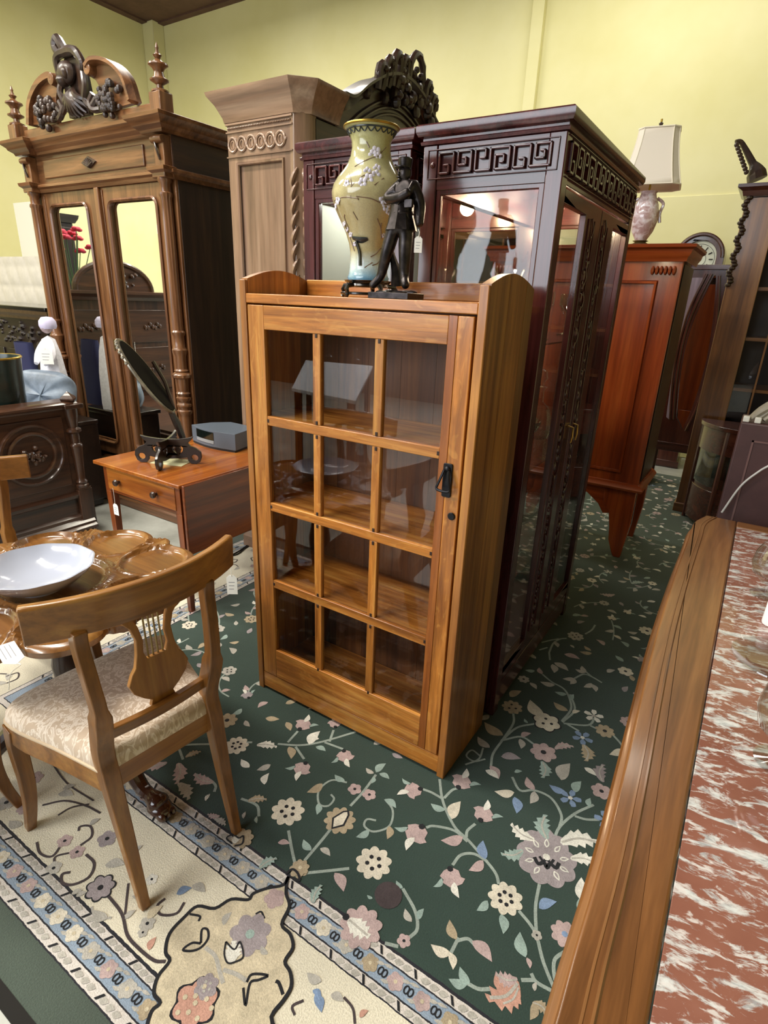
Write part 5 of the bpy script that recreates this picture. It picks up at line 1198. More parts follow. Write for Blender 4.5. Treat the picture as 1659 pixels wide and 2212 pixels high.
MB().sweep([(0, 0), (.02, 0), (.03, .03), (.06, .05), (.06, .07), (0, .075), (-.1, .075), (-.1, 0)], [(0, .45, 2.28), (0, 0, 2.28), (1.4, 0, 2.28), (1.4, .45, 2.28)]).build('cornice', dmh('X'), dc_, smooth=30)
B(0, 1.4, 0, .45, 2.27, 2.29).build('top_board', dsp_w('X'), dc_); B(-.01, 1.41, -.02, .45, 0, .07).build('plinth', dsp_w('X'), dc_, .004)
B(.19, 1.21, .018, .022, .29, 2.06).build('pane', M_GLASS, dc_, smooth=0)
for z in (.62, 1.0, 1.36, 1.70): B(.02, 1.38, .05, .43, z - .012, z + .012).build('shelf', dsp_w('X'), dc_, .002)
gb = MB()
for x in (.33, .70): gb.box(x, x + .012, .012, .03, .30, 2.05)
gb.build('glazing_bar', dsp_w('Z'), dc_)
rp = MB(); random.seed(8)
for k in range(26): rp.ball((.012 + .012 * sin(k * 1.3), -.012, 1.72 + k * .022), (.020, .018, .015), 8, 5)
rp.build('rope_carving', wald('Z'), dc_)
cs_ = aty(1600, 320, 5.0)
fg = MB(); fg.tube(bez([aty(1636, 388, 5.05), aty(1632, 366, 5.05), aty(1622, 345, 5.05), aty(1610, 322, 5.05), aty(1600, 306, 5.04), aty(1589, 305, 5.02)], 5), [.060 - .0008 * i - (.030 * min(1, max(0, (i - 3) / 5))) for i in range(26)], 9)
for k in range(9):
    p = aty(1612 - 2.6 * k, 372 - 7.4 * k, 5.0); fg.ball(p, .016, 7, 5)
fo = fg.build('crest_figure', wald('Z'), dc_); fo.location = -Vector((DXX, DYY, 0)); B(.14, .42, .0, .12, 2.355, 2.385).build('crest_base', dmh('X'), dc_, .004)
for x, z, h, r, lab in ((.45, .632, .18, .06, 'clear glass jar on the lowest shelf of the oak display cabinet'), (.62, 1.012, .2, .05, 'slim clear glass jar on second shelf of oak display cabinet'), (.85, 1.012, .14, .07, 'squat clear glass jar on second shelf of oak display cabinet'), (.42, 1.372, .16, .05, 'slim clear glass jar on third shelf of oak display cabinet'), (.66, 1.372, .12, .07, 'squat clear glass jar on third shelf of oak display cabinet'), (.5, 1.712, .2, .05, 'tall clear glass jar on top shelf of oak display cabinet')):
    o = MB().lathe([(.0, 0), (r * .7, 0), (r, h * .4), (r * .5, h * .8), (r * .6, h), (r * .5, h), (.0, h * .3)], seg=18).build('glass_jar', M_CRYS); o.location = (DXX + x, DYY + .22, z); tag(o, lab, 'glassware', 'jars in the oak display cabinet')
# demilune vitrine
dmz = .78
dmc = thing('demilune_vitrine', 'dark half round vitrine table with glass front before the display cabinet', 'table', (.10, 4.93, 0))
hr = .38
MB().prism(arc(0, 0, hr, 180, 360, 24), dmz - .03, dmz, 'xy').build('top', dmh('X'), dmc, .006)
MB().prism(arc(0, 0, hr - .02, 180, 360, 24), dmz - .20, dmz - .03, 'xy').build('apron', dmh('X'), dmc)
MB().prism(arc(0, 0, hr - .04, 180, 360, 24), .30, .33, 'xy').build('shelf', dmh('X'), dmc)
MB().prism(arc(0, 0, hr - .03, 180, 360, 24) + arc(0, 0, hr - .034, 360, 180, 24), .33, dmz - .20, 'xy').build('curved_pane', M_SHELF, dmc)
MB().prism(arc(0, 0, hr - .03, 180, 360, 24), .04, .30, 'xy').build('base_drum', dmh('X'), dmc, .004)
for a in (185, 240, 300, 355): MB().tube([((hr - .03) * cos(rad(a)), (hr - .03) * sin(rad(a)), z) for z in (.0, .3, dmz - .03)], [.014, .018, .018], 8).build('leg', dmh('Z'), dmc)

# ================================================================== RUG PATTERN: carved-pile motifs, one part of the rug per yarn colour
YARN = {'cream': '#dcd4c2', 'white': '#e6e4da', 'pink': '#bda6a4', 'mauve': '#a1979a', 'aqua': '#9bb0a9', 'blue': '#8097b8', 'tan': '#b0a085', 'black': '#15161c', 'vine': '#9ba79f', 'rose': '#c99a88', 'sand': '#d2c5a9', 'brown': '#453a3c', 'ash': '#b9b5ac', 'green': '#5f7a6b'}
PILE = {k: MB() for k in YARN}
CNT = [0]
def lift():
    CNT[0] += 1; return (CNT[0] % 199) * 2.2e-6
HAND = []      # centres of the hand-drawn motifs, so that the filler keeps clear
def poly(col, pts, lay=1):
    pts = [(p[0], p[1]) for p in pts]; z = RZ + .0004 + .0005 * lay + lift(); n = len(pts)
    b = [(x, y, z) for x, y in pts]
    if n <= 4: PILE[col].add(b, [tuple(range(n))])
    else: PILE[col].add(b, [tuple(t) for t in tessellate_polygon([[Vector((x, y, 0)) for x, y in pts]])])
def rib(col, pts, w, lay=0, n=5, taper=False):
    P = bez([(p[0], p[1], 0) for p in pts], n); L = []; R = []
    for i, p in enumerate(P):
        t = (P[min(i + 1, len(P) - 1)] - P[max(i - 1, 0)]); t = t.normalized() if t.length > 0 else Vector((1, 0, 0)); q = Vector((-t.y, t.x, 0))
        ww = w / 2 * ((1 - .75 * i / len(P)) if taper else 1); L.append(p + q * ww); R.append(p - q * ww)
    z = RZ + .0004 + .0005 * lay + lift(); m = len(P)
    PILE[col].add([(p.x, p.y, z) for p in L] + [(p.x, p.y, z) for p in R], [(i, i + 1, m + i + 1, m + i) for i in range(m - 1)])
def fr2d(c, tip):
    c, tip = Vector((c[0], c[1])), Vector((tip[0], tip[1])); u = tip - c; s = u.length; u = u.normalized(); v = Vector((-u.y, u.x))
    return lambda x, y: tuple(c + u * (x * s) + v * (y * s))
def disc(col, c, r, lay=2, n=10, ex=1.0, ang=0.0): poly(col, [(c[0] + r * cos(2 * pi * k / n), c[1] + r * ex * sin(2 * pi * k / n)) for k in range(n)], lay)
def leaf(col, c, tip, w=.36, bend=.15, lay=1):
    F = fr2d(c, tip); N = 8
    up = [F(k / N, bend * sin(pi * k / N) + w * .5 * sin(pi * (k / N) ** .8)) for k in range(N + 1)]; dn = [F(k / N, bend * sin(pi * k / N) - w * .5 * sin(pi * (k / N) ** .8)) for k in range(N, -1, -1)]
    poly(col, up + dn[1:-1], lay)
def acan(col, c, tip, w=.5, bend=.15, lay=1, vein='ash'):
    F = fr2d(c, tip); T = 5; up = [F(0, 0)]; dn = []
    for k in range(T):
        a, b = (k + .15) / T, (k + .95) / T; h = w * .5 * sin(pi * min(.97, (k + .9) / (T + .4))); o0, o1 = bend * sin(pi * a), bend * sin(pi * b)
        up += [F(a + .02, o0 + h * .62), F(b, o1 + h)]; dn += [F(a + .02, o0 - h * .62), F(b, o1 - h)]
    poly(col, up + [F(1, 0)] + dn[::-1], lay)
    if vein: rib(vein, [F(.05, bend * .1), F(.5, bend), F(.92, bend * .2)], .10 * w * (Vector(tip[:2]) - Vector(c[:2])).length, lay + 1, 3)
def flow(col, c, r, n=6, mid='black', dots=0, lay=1, rot=0.0, halo=None, lob=.22):
    if halo: poly(halo, [(c[0] + r * 1.14 * (1 - .1 + .1 * cos(n * 2 * pi * k / 36 + rot)) * cos(2 * pi * k / 36), c[1] + r * 1.14 * (1 - .1 + .1 * cos(n * 2 * pi * k / 36 + rot)) * sin(2 * pi * k / 36)) for k in range(36)], lay - .4)
    K = n * 6; poly(col, [(c[0] + r * (1 - lob + lob * abs(cos(n * pi * k / K + rot))) * cos(2 * pi * k / K), c[1] + r * (1 - lob + lob * abs(cos(n * pi * k / K + rot))) * sin(2 * pi * k / K)) for k in range(K)], lay)
    if dots:
        for k in range(dots): a = 2 * pi * k / dots + rot; disc(mid, (c[0] + r * .36 * cos(a), c[1] + r * .36 * sin(a)), r * .13, lay + 1, 6)
    elif mid: disc(mid, c, r * .22, lay + 1, 8)
def five(col, c, r, rot=0.0, lay=1, mid='white'):
    for k in range(5):
        a = rot + 2 * pi * k / 5; F = fr2d(c, (c[0] + r * cos(a), c[1] + r * sin(a))); poly(col, [F(.1, 0), F(.55, .28), F(.95, .22), F(1, 0), F(.95, -.22), F(.55, -.28)], lay)
    disc(mid, c, r * .22, lay + 1, 7)
def budf(c, tip, col='pink', lay=1):
    F = fr2d(c, tip)
    poly(col, [F(0, .05), F(.12, .26), F(.34, .30), F(.40, .42), F(.56, .30), F(.62, .12), F(.66, -.1), F(.50, -.30), F(.40, -.26), F(.28, -.36), F(.10, -.2)], lay)
    leaf('white', F(.5, .05), F(1.0, .12), .45, -.12, lay + 1); leaf('aqua', F(.35, -.3), F(.62, -.62), .4, .2, lay); disc('black', F(.06, .0), .10 * (Vector(tip[:2]) - Vector(c[:2])).length, lay + 2, 7)
def curl(col, c, tip, w=.05, lay=0, flip=1):
    F = fr2d(c, tip); s = (Vector(tip[:2]) - Vector(c[:2])).length; rib(col, [F(0, 0), F(.4, .3 * flip), F(.8, .25 * flip), F(1, 0), F(.85, -.25 * flip), F(.6, -.2 * flip), F(.62, .0), F(.72, .02)], w * s, lay, 4)
def palm(c, tip, lay=1, col='mauve', pet='white'):
    F = fr2d(c, tip); K = 72
    poly(col, [F(.12 + .55 * (1 - .14 + .14 * abs(cos(9 * pi * k / K * 1.0))) * (1.0 + .25 * max(0, cos(2 * pi * k / K))) * cos(2 * pi * k / K), .55 * (1 - .14 + .14 * abs(cos(9 * pi * k / K))) * sin(2 * pi * k / K)) for k in range(K)], lay)
    for k in range(9):
        a = rad(-150 + 37 * k); q, q2 = (.12 + .24 * cos(a), .24 * sin(a)), (.12 + .44 * cos(a), .42 * sin(a)); leaf(pet, F(*q), F(*q2), .5, 0, lay + 1); leaf(col, F(q[0] + .03 * cos(a), q[1] + .03 * sin(a)), F(q2[0] - .04 * cos(a), q2[1] - .04 * sin(a)), .34, 0, lay + 2)
    s = (Vector(tip[:2]) - Vector(c[:2])).length
    rib('black', [F(.10, .22), F(-.02, .15), F(.04, .05), F(-.06, 0), F(.04, -.06), F(-.02, -.16), F(.10, -.22)], .07 * s, lay + 1, 4); rib('black', [F(.14, .13), F(.06, .06), F(.12, 0), F(.06, -.07), F(.14, -.13)], .05 * s, lay + 1, 4)
    disc(pet, F(.16, 0), .07 * s, lay + 1, 8)

def tf(ox, oy, s):
    def g(cx, cy): p = atz(ox + s * cx, oy + s * cy, RZ); return (p.x, p.y)
    return g
def sz(g, cx, cy, r): a, b = g(cx, cy), g(cx + r, cy); return hypot(a[0] - b[0], a[1] - b[1]) 
def H(g, *pts):
    for p in pts: HAND.append(g(*p))

# ---- right foreground (crop 600..1400 x 1500..2212)
g = tf(600, 1500, .4822); VW = .009
for P in [[(725, 380), (740, 480), (790, 590), (850, 650), (920, 730), (975, 800), (990, 850)], [(1080, 970), (1130, 1030), (1160, 1085), (1190, 1200), (1245, 1335)], [(1172, 850), (1155, 950), (1158, 1070)],
          [(850, 660), (790, 610), (700, 590), (665, 597)], [(845, 640), (850, 610), (885, 580)], [(940, 750), (880, 715), (820, 720), (783, 765)], [(742, 470), (690, 440), (650, 425)], [(745, 465), (780, 430), (808, 420)],
          [(80, 770), (62, 690), (48, 610)], [(120, 745), (200, 650), (240, 600)], [(130, 800), (230, 790), (320, 780)], [(325, 500), (380, 440), (440, 360)], [(1235, 660), (1262, 595), (1330, 535), (1415, 495)], [(1330, 545), (1380, 560), (1440, 562)],
          [(1262, 595), (1270, 540), (1225, 465), (1150, 430), (1085, 430), (1050, 370)], [(955, 320), (965, 265), (1010, 200), (1055, 130), (1055, 85)], [(1000, 210), (1070, 150), (1150, 132)], [(1275, 125), (1330, 70), (1310, 0)], [(1010, 205), (1090, 190), (1150, 225)],
          [(1290, 130), (1350, 165)], [(1280, 130), (1390, 138), (1420, 105)], [(1400, 140), (1430, 155)], [(1500, 180), (1545, 235), (1545, 290)], [(0, 222), (100, 228), (200, 212), (350, 168)], [(232, 212), (250, 160)], [(210, 215), (292, 245)], [(80, 235), (118, 290)], [(45, 215), (90, 165)],
          [(810, 1090), (775, 1160)], [(850, 1295), (900, 1320), (950, 1320)], [(1135, 1250), (1160, 1290), (1240, 1335)], [(1090, 1280), (1150, 1280)], [(1290, 1150), (1240, 1190), (1240, 1270), (1260, 1310)], [(560, 870), (615, 970), (625, 1050), (590, 1090)], [(540, 1130), (480, 1115)], [(800, 1105), (850, 1095), (880, 1120)]]:
    rib('vine', [g(*p) for p in P], VW, 0)
    H(g, P[0], P[len(P) // 2], P[-1])
palm(g(1205, 765), g(1198, 560)); H(g, (1205, 765), (1150, 720), (1260, 800), (1200, 850))
for c, tip in [((1150, 655), (1045, 580)), ((1265, 665), (1440, 665)), ((1310, 735), (1440, 765))]: acan('white', g(*c), g(*tip), .55, .12); H(g, c, tip)
acan('aqua', g(1205, 650), g(1200, 540), .6); acan('aqua', g(1100, 700), g(1000, 715), .6); H(g, (1205, 600), (1040, 705))
flow('cream', g(1020, 915), sz(g, 1020, 915, 78), 9, 'black', 6); H(g, (1020, 915), (980, 870), (1060, 960))
flow('cream', g(430, 755), sz(g, 430, 755, 82), 9, 'black', 5); H(g, (430, 755), (380, 740), (480, 790), (440, 700))
flow('cream', g(45, 525), sz(g, 45, 525, 76), 9, 'black', 5); H(g, (45, 525), (10, 480), (90, 570))
flow('tan', g(278, 565), sz(g, 278, 565, 72), 10, None); H(g, (278, 565), (320, 530)); F = fr2d(g(240, 605), g(315, 525))
poly('black', [F(0, 0), F(.4, .30), F(.9, .16), F(1.05, 0), F(.9, -.16), F(.4, -.30)], 2); poly('cream', [F(.1, 0), F(.42, .22), F(.85, .10), F(.95, 0), F(.85, -.10), F(.42, -.22)], 3)
for c, tip in [((650, 588), (560, 690)), ((905, 570), (955, 480)), ((770, 775), (795, 915)), ((645, 424), (530, 440)), ((805, 422), (860, 340)), ((258, 150), (250, 95)), ((295, 250), (310, 330)), ((128, 305), (70, 385)), ((95, 160), (150, 95))]: budf(g(*c), g(*tip)); H(g, c, ((c[0] + tip[0]) / 2, (c[1] + tip[1]) / 2), tip)
flow('pink', g(1190, 260), sz(g, 1190, 260, 58), 7, 'black'); acan('pink', g(1240, 245), g(1325, 235), .5); H(g, (1190, 260), (1280, 240)); acan('aqua', g(1185, 300), g(1185, 375), .6); H(g, (1185, 340))
flow('cream', g(1205, 125), sz(g, 1205, 125, 58), 6, 'black', 3, halo='black'); flow('tan', g(1050, 58), sz(g, 1050, 58, 46), 9, 'black', 3); flow('tan', g(1465, 165), sz(g, 1465, 165, 42), 8, 'black'); flow('pink', g(1570, 125), sz(g, 1570, 125, 36), 7, 'black')
H(g, (1205, 125), (1050, 58), (1465, 165), (1570, 125))
five('blue', g(1365, 195), sz(g, 1365, 195, 44)); five('white', g(1415, 97), sz(g, 1415, 97, 42), .5, mid='ash'); five('blue', g(1310, 465), sz(g, 1310, 465, 48), .3); five('blue', g(1470, 565), sz(g, 1470, 565, 50), .8); flow('pink', g(1450, 435), sz(g, 1450, 435, 45), 6, 'black'); acan('mauve', g(1455, 395), g(1460, 315), .55)
acan('tan', g(1370, 225), g(1380, 300), .65); H(g, (1365, 195), (1415, 97), (1310, 465), (1470, 565), (1450, 435), (1460, 350), (1375, 265))
for col, c, tip in [('pink', (830, 640), (730, 655)), ('blue', (930, 740), (920, 655)), ('pink', (920, 745), (855, 790)), ('aqua', (940, 925), (890, 970)), ('aqua', (1000, 985), (1010, 1075)), ('blue', (1170, 960), (1250, 930)), ('aqua', (1110, 1180), (1085, 1065)), ('pink', (1115, 1180), (1130, 1230)), ('mauve', (1000, 280), (1090, 290)), ('pink', (950, 320), (990, 380)), ('white', (930, 340), (990, 380)),
                    ('tan', (1010, 185), (925, 125)), ('ash', (950, 240), (895, 190)), ('pink', (1090, 190), (1135, 175)), ('ash', (1085, 200), (1090, 245)), ('tan', (1300, 75), (1235, 35)), ('cream', (1320, 85), (1355, 75)), ('cream', (1190, 105), (1130, 25)), ('aqua', (1120, 130), (1105, 110)), ('aqua', (750, 520), (685, 490)), ('cream', (780, 560), (820, 480)),
                    ('blue', (1060, 460), (1070, 535)), ('cream', (1060, 440), (970, 435)), ('pink', (1150, 430), (1115, 370)), ('ash', (1150, 435), (1130, 490)), ('blue', (1290, 440), (1215, 405)), ('aqua', (1330, 440), (1360, 390)), ('ash', (1270, 385), (1310, 310)), ('aqua', (1395, 505), (1400, 465)), ('aqua', (1060, 350), (1095, 345)), ('cream', (1540, 245), (1485, 270)), ('aqua', (1545, 290), (1555, 350)),
                    ('aqua', (455, 355), (500, 380)), ('aqua', (440, 350), (485, 310)), ('ash', (430, 355), (395, 330)), ('aqua', (430, 370), (420, 400)), ('aqua', (180, 490), (175, 540)), ('tan', (200, 400), (130, 440)), ('aqua', (300, 390), (255, 360)), ('aqua', (480, 470), (530, 510)), ('tan', (500, 590), (490, 650)), ('aqua', (410, 610), (350, 640)), ('aqua', (150, 700), (115, 650)), ('ash', (190, 690), (235, 725)), ('pink', (255, 800), (295, 885)), ('pink', (0, 665), (55, 670)),
                    ('tan', (800, 1100), (770, 1010)), ('pink', (870, 1105), (960, 1200)), ('cream', (775, 1165), (685, 1120)), ('cream', (770, 1155), (785, 1235)), ('aqua', (860, 1300), (815, 1220)), ('aqua', (850, 1300), (765, 1275)), ('rose', (1010, 1330), (975, 1250)), ('tan', (1150, 1380), (1130, 1460)), ('ash', (1150, 1330), (1160, 1290)), ('aqua', (630, 1010), (655, 960)), ('ash', (600, 1020), (570, 960)), ('aqua', (425, 915), (400, 900)), ('aqua', (560, 870), (530, 835)), ('white', (185, 200), (150, 190)), ('white', (140, 225), (190, 165)), ('aqua', (170, 235), (215, 255)), ('tan', (50, 235), (60, 290)), ('aqua', (1385, 1000), (1365, 900)), ('white', (1400, 950), (1360, 820))]:
    leaf(col, g(*c), g(*tip), .5, .12); H(g, c, ((c[0] + tip[0]) / 2, (c[1] + tip[1]) / 2))
acan('rose', g(1080, 1290), g(935, 1360), .8); acan('rose', g(1080, 1310), g(1000, 1390), .7); acan('pink', g(1075, 1280), g(975, 1250), .7); H(g, (1000, 1320), (1050, 1300))
acan('tan', g(1140, 1380), g(1215, 1440), .7); flow('pink', g(1285, 1075), sz(g, 1285, 1075, 62), 8, 'blue'); H(g, (1285, 1075), (1180, 1420))
disc('brown', g(495, 900), sz(g, 495, 900, 62), 2, 20); H(g, (495, 900), (450, 890), (540, 930)); flow('ash', g(1160, 1080), sz(g, 1160, 1080, 24), 5, 'black')
for P in [[(310, 395), (240, 385), (185, 430), (185, 490), (225, 500), (252, 470), (238, 448)], [(480, 470), (515, 520), (500, 590), (430, 615), (388, 590), (400, 560), (440, 565)], [(930, 290), (880, 300), (845, 275), (870, 250), (905, 275)], [(840, 315), (900, 290), (920, 240)]]: rib('vine', [g(*p) for p in P], .007, 0); H(g, *P[::2])
for c in [(345, 425), (410, 450), (565, 1105)]: flow('pink', g(*c), sz(g, *c, 32), 5, 'black'); H(g, c)
flow('tan', g(95, 785), sz(g, 95, 785, 44), 7, None); H(g, (95, 785))
flow('pink', g(372, 1045), sz(g, 372, 1045, 98), 9, None, lay=4); acan('white', g(315, 1010), g(410, 1090), .8, 0, 5, 'ash'); disc('black', g(305, 1000), sz(g, 305, 1000, 16), 6, 8); H(g, (372, 1045))

# ---- left foreground (crop 0..800 x 1600..2212)
g = tf(0, 1600, .4822)
med = [(1292, 612), (1268, 650), (1200, 664), (1135, 688), (1112, 716), (1035, 714), (962, 755), (885, 745), (828, 792), (760, 868), (742, 950), (760, 990), (708, 1060), (690, 1135), (718, 1178), (680, 1215), (655, 1300), (660, 1360), (1200, 1360), (1215, 1240), (1268, 1168), (1304, 1105), (1300, 1040), (1276, 992), (1312, 930), (1300, 870), (1262, 826), (1296, 745), (1282, 690), (1284, 640)]
md2 = [tuple(p)[:2] for p in bez([g(*p) + (0,) for p in med], 3)]
poly('sand', md2, 4); rib('black', [g(*p) for p in med] + [g(*med[0])], .0085, 6, 4); H(g, *med)
for P, c_, w in [([(920, 930), (965, 970), (985, 1040), (1000, 1090)], 'ash', .010), ([(1000, 1030), (1060, 1050), (1105, 1080)], 'ash', .010), ([(850, 780), (895, 790), (890, 812)], 'black', .006), ([(900, 910), (905, 850), (930, 850), (932, 890), (900, 930), (860, 945), (820, 940), (860, 910), (900, 912)], 'black', .006), ([(1105, 1085), (1130, 1050), (1200, 1055), (1160, 1075), (1120, 1090), (1100, 1190), (1090, 1110)], 'black', .006), ([(1235, 1080), (1250, 1090), (1268, 1140)], 'black', .008), ([(1145, 780), (1170, 770), (1185, 800)], 'black', .005)]:
    rib(c_, [g(*p) for p in P], w, 5)
flow('mauve', g(1120, 870), sz(g, 1120, 870, 95), 7, 'aqua', lay=5); leaf('ash', g(1000, 830), g(1040, 770), .5, lay=5); leaf('ash', g(1200, 960), g(1170, 920), .5, lay=5); flow('pink', g(1230, 710), sz(g, 1230, 710, 48), 5, None, lay=5)
acan('white', g(1035, 1000), g(1050, 900), 1.0, 0, 6, None); rib('black', [g(*p) for p in [(1012, 905), (1005, 960), (1020, 1000), (1055, 995), (1090, 970), (1075, 905), (1050, 940), (1012, 905)]], .004, 8)
flow('rose', g(875, 1180), sz(g, 875, 1180, 98), 6, None, lay=5, halo='black'); 
for k in range(9): disc('sand', (g(875, 1180)[0] + .022 * cos(k * 2.4) * (k / 9) ** .5 * 2, g(875, 1180)[1] + .022 * sin(k * 2.4) * (k / 9) ** .5 * 2), .006, 7, 7)
flow('mauve', g(925, 1105), sz(g, 925, 1105, 55), 6, 'ash', 5, lay=6)
for P, c_, w in [([(165, 455), (180, 505), (235, 518), (285, 450)], 'brown', .007), ([(330, 500), (250, 520), (245, 560)], 'brown', .006), ([(360, 470), (410, 430), (405, 385), (360, 385), (352, 405)], 'brown', .007), ([(385, 510), (422, 550), (400, 610), (330, 645), (280, 638), (278, 600), (315, 590)], 'brown', .008), ([(480, 690), (545, 775), (570, 870), (620, 930), (690, 985), (742, 990)], 'brown', .008), ([(560, 780), (575, 640)], 'brown', .006), ([(740, 708), (705, 740), (720, 780), (790, 775), (826, 725)], 'brown', .007), ([(190, 290), (290, 270), (380, 290), (450, 325)], 'brown', .007), ([(260, 335), (320, 300), (400, 285)], 'brown', .006), ([(1320, 1230), (1310, 1190), (1360, 1165)], 'brown', .006), ([(1540, 1150), (1580, 1200), (1590, 1269)], 'brown', .006), ([(220, 80), (300, 190), (420, 270)], 'brown', .006), ([(410, 745), (430, 790), (500, 795)], 'ash', .006)]:
    rib(c_, [g(*p) for p in P], w, 1); H(g, *P)
for c, r, col, n in [((290, 450), 34, 'pink', 5), ((345, 500), 34, 'pink', 5), ((240, 572), 36, 'ash', 5), ((480, 440), 44, 'mauve', 5), ((660, 820), 36, 'ash', 6), ((680, 622), 28, 'white', 5), ((110, 305), 34, 'pink', 6), ((640, 860), 24, 'ash', 5)]: flow(col, g(*c), sz(g, *c, r), n, 'black'); H(g, c)
flow('black', g(450, 660), sz(g, 450, 660, 68), 7, None); flow('mauve', g(450, 660), sz(g, 450, 660, 60), 7, 'black', lay=2); H(g, (450, 660))
for col, c, tip in [('ash', (340, 700), (390, 680)), ('ash', (320, 690), (370, 670)), ('ash', (470, 560), (560, 555)), ('ash', (600, 500), (640, 470)), ('ash', (640, 690), (590, 700)), ('blue', (790, 690), (860, 660)), ('ash', (860, 650), (920, 680)), ('rose', (665, 940), (700, 880)), ('ash', (480, 800), (420, 760)), ('blue', (1410, 1140), (1440, 1220)), ('blue', (1400, 1120), (1440, 1150)), ('ash', (1440, 1080), (1375, 1040)), ('ash', (1480, 1140), (1540, 1170)), ('rose', (1610, 1240), (1650, 1210)), ('ash', (280, 220), (340, 200)), ('ash', (260, 240), (330, 245)), ('ash', (400, 380), (450, 350)), ('sand', (660, 800), (730, 740)), ('ash', (100, 380), (40, 360)), ('ash', (560, 800), (610, 760))]: leaf(col, g(*c), g(*tip), .55, .12, 2); H(g, c)
flow('tan', g(1085, 440), sz(g, 1085, 440, 52), 8, None, lay=4); rib('black', [g(*p) for p in [(1040, 465), (1015, 440), (1045, 425), (1070, 440), (1090, 430), (1085, 465), (1050, 475)]], .005, 6, 4); acan('white', g(1050, 465), g(1060, 428), 1.0, 0, 5, None)
for c, tip in [((1160, 575), (1240, 530)), ((1400, 730), (1440, 650))]: acan('aqua', g(*c), g(*tip), .6, .1, 5)
flow('tan', g(1345, 572), sz(g, 1345, 572, 42), 8, 'sand', lay=4); rib('black', [g(*p) for p in [(1280, 600), (1310, 580), (1335, 600), (1340, 630), (1310, 620)]], .007, 7, 4)
# field motifs near the chair
for P in [[(740, 45), (830, 20), (1000, 15)], [(800, 30), (820, 85)], [(870, 150), (930, 170), (965, 200), (960, 230)], [(1080, 260), (1150, 290), (1160, 340)], [(1000, 10), (1130, 8)]]: rib('vine', [g(*p) for p in P], VW, 0); H(g, *P)
for col, c, tip in [('pink', (750, 100), (640, 115)), ('pink', (800, 100), (790, 195)), ('tan', (830, 75), (900, 50)), ('pink', (955, 190), (870, 150)), ('ash', (800, 190), (845, 265)), ('white', (920, 270), (940, 240)), ('tan', (1110, 270), (1195, 265)), ('ash', (1090, 350), (1100, 320)), ('aqua', (1150, 370), (1150, 340)), ('ash', (960, 350), (1010, 380)), ('pink', (985, 340), (930, 330)), ('white', (1150, 20), (1240, 30))]: acan(col, g(*c), g(*tip), .55, .1); H(g, c, tip)
flow('cream', g(1060, 22), sz(g, 1060, 22, 55), 9, 'black', 6); H(g, (1060, 22))

# ---- behind the bookcase corner and along the aisle (crop 1000..1300 x 1350..1650)
g = tf(1000, 1350, .1808)
for P in [[(1180, 1150), (1290, 1010), (1270, 870), (1200, 760), (1060, 680), (950, 590)], [(1660, 690), (1540, 620), (1440, 590), (1330, 640)], [(1540, 620), (1470, 560)], [(1030, 330), (1080, 220), (1160, 170), (1240, 160)], [(1460, 110), (1540, 60), (1580, 0)], [(1030, 330), (1040, 420)], [(940, 210), (1040, 185), (1150, 165)], [(910, 300), (1010, 270)]]: rib('vine', [g(*p) for p in P], .009, 0); H(g, *P)
flow('ash', g(1345, 135), sz(g, 1345, 135, 95), 8, 'black', 4); flow('ash', g(725, 650), sz(g, 725, 650, 70), 7, 'black'); H(g, (1345, 135), (725, 650), (1300, 180))
for col, c, tip in [('ash', (1100, 720), (920, 680)), ('aqua', (1240, 830), (1095, 800)), ('aqua', (1290, 900), (1325, 830)), ('pink', (945, 590), (910, 510)), ('aqua', (860, 550), (740, 540)), ('ash', (800, 690), (880, 770)), ('ash', (1330, 640), (1190, 645)), ('ash', (1330, 640), (1280, 710)), ('ash', (1470, 570), (1340, 530)), ('ash', (1470, 570), (1420, 490)), ('ash', (1540, 700), (1440, 745)), ('ash', (1545, 710), (1590, 800)), ('ash', (1090, 450), (1260, 550)), ('ash', (1070, 470), (1090, 575)), ('pink', (1210, 350), (1400, 410)), ('tan', (1540, 340), (1390, 320)), ('tan', (1530, 310), (1450, 250)), ('ash', (1280, 240), (1330, 280)), ('ash', (1090, 200), (1135, 270)), ('tan', (560, 860), (700, 790))]: leaf(col, g(*c), g(*tip), .5, .1); H(g, c, tip)

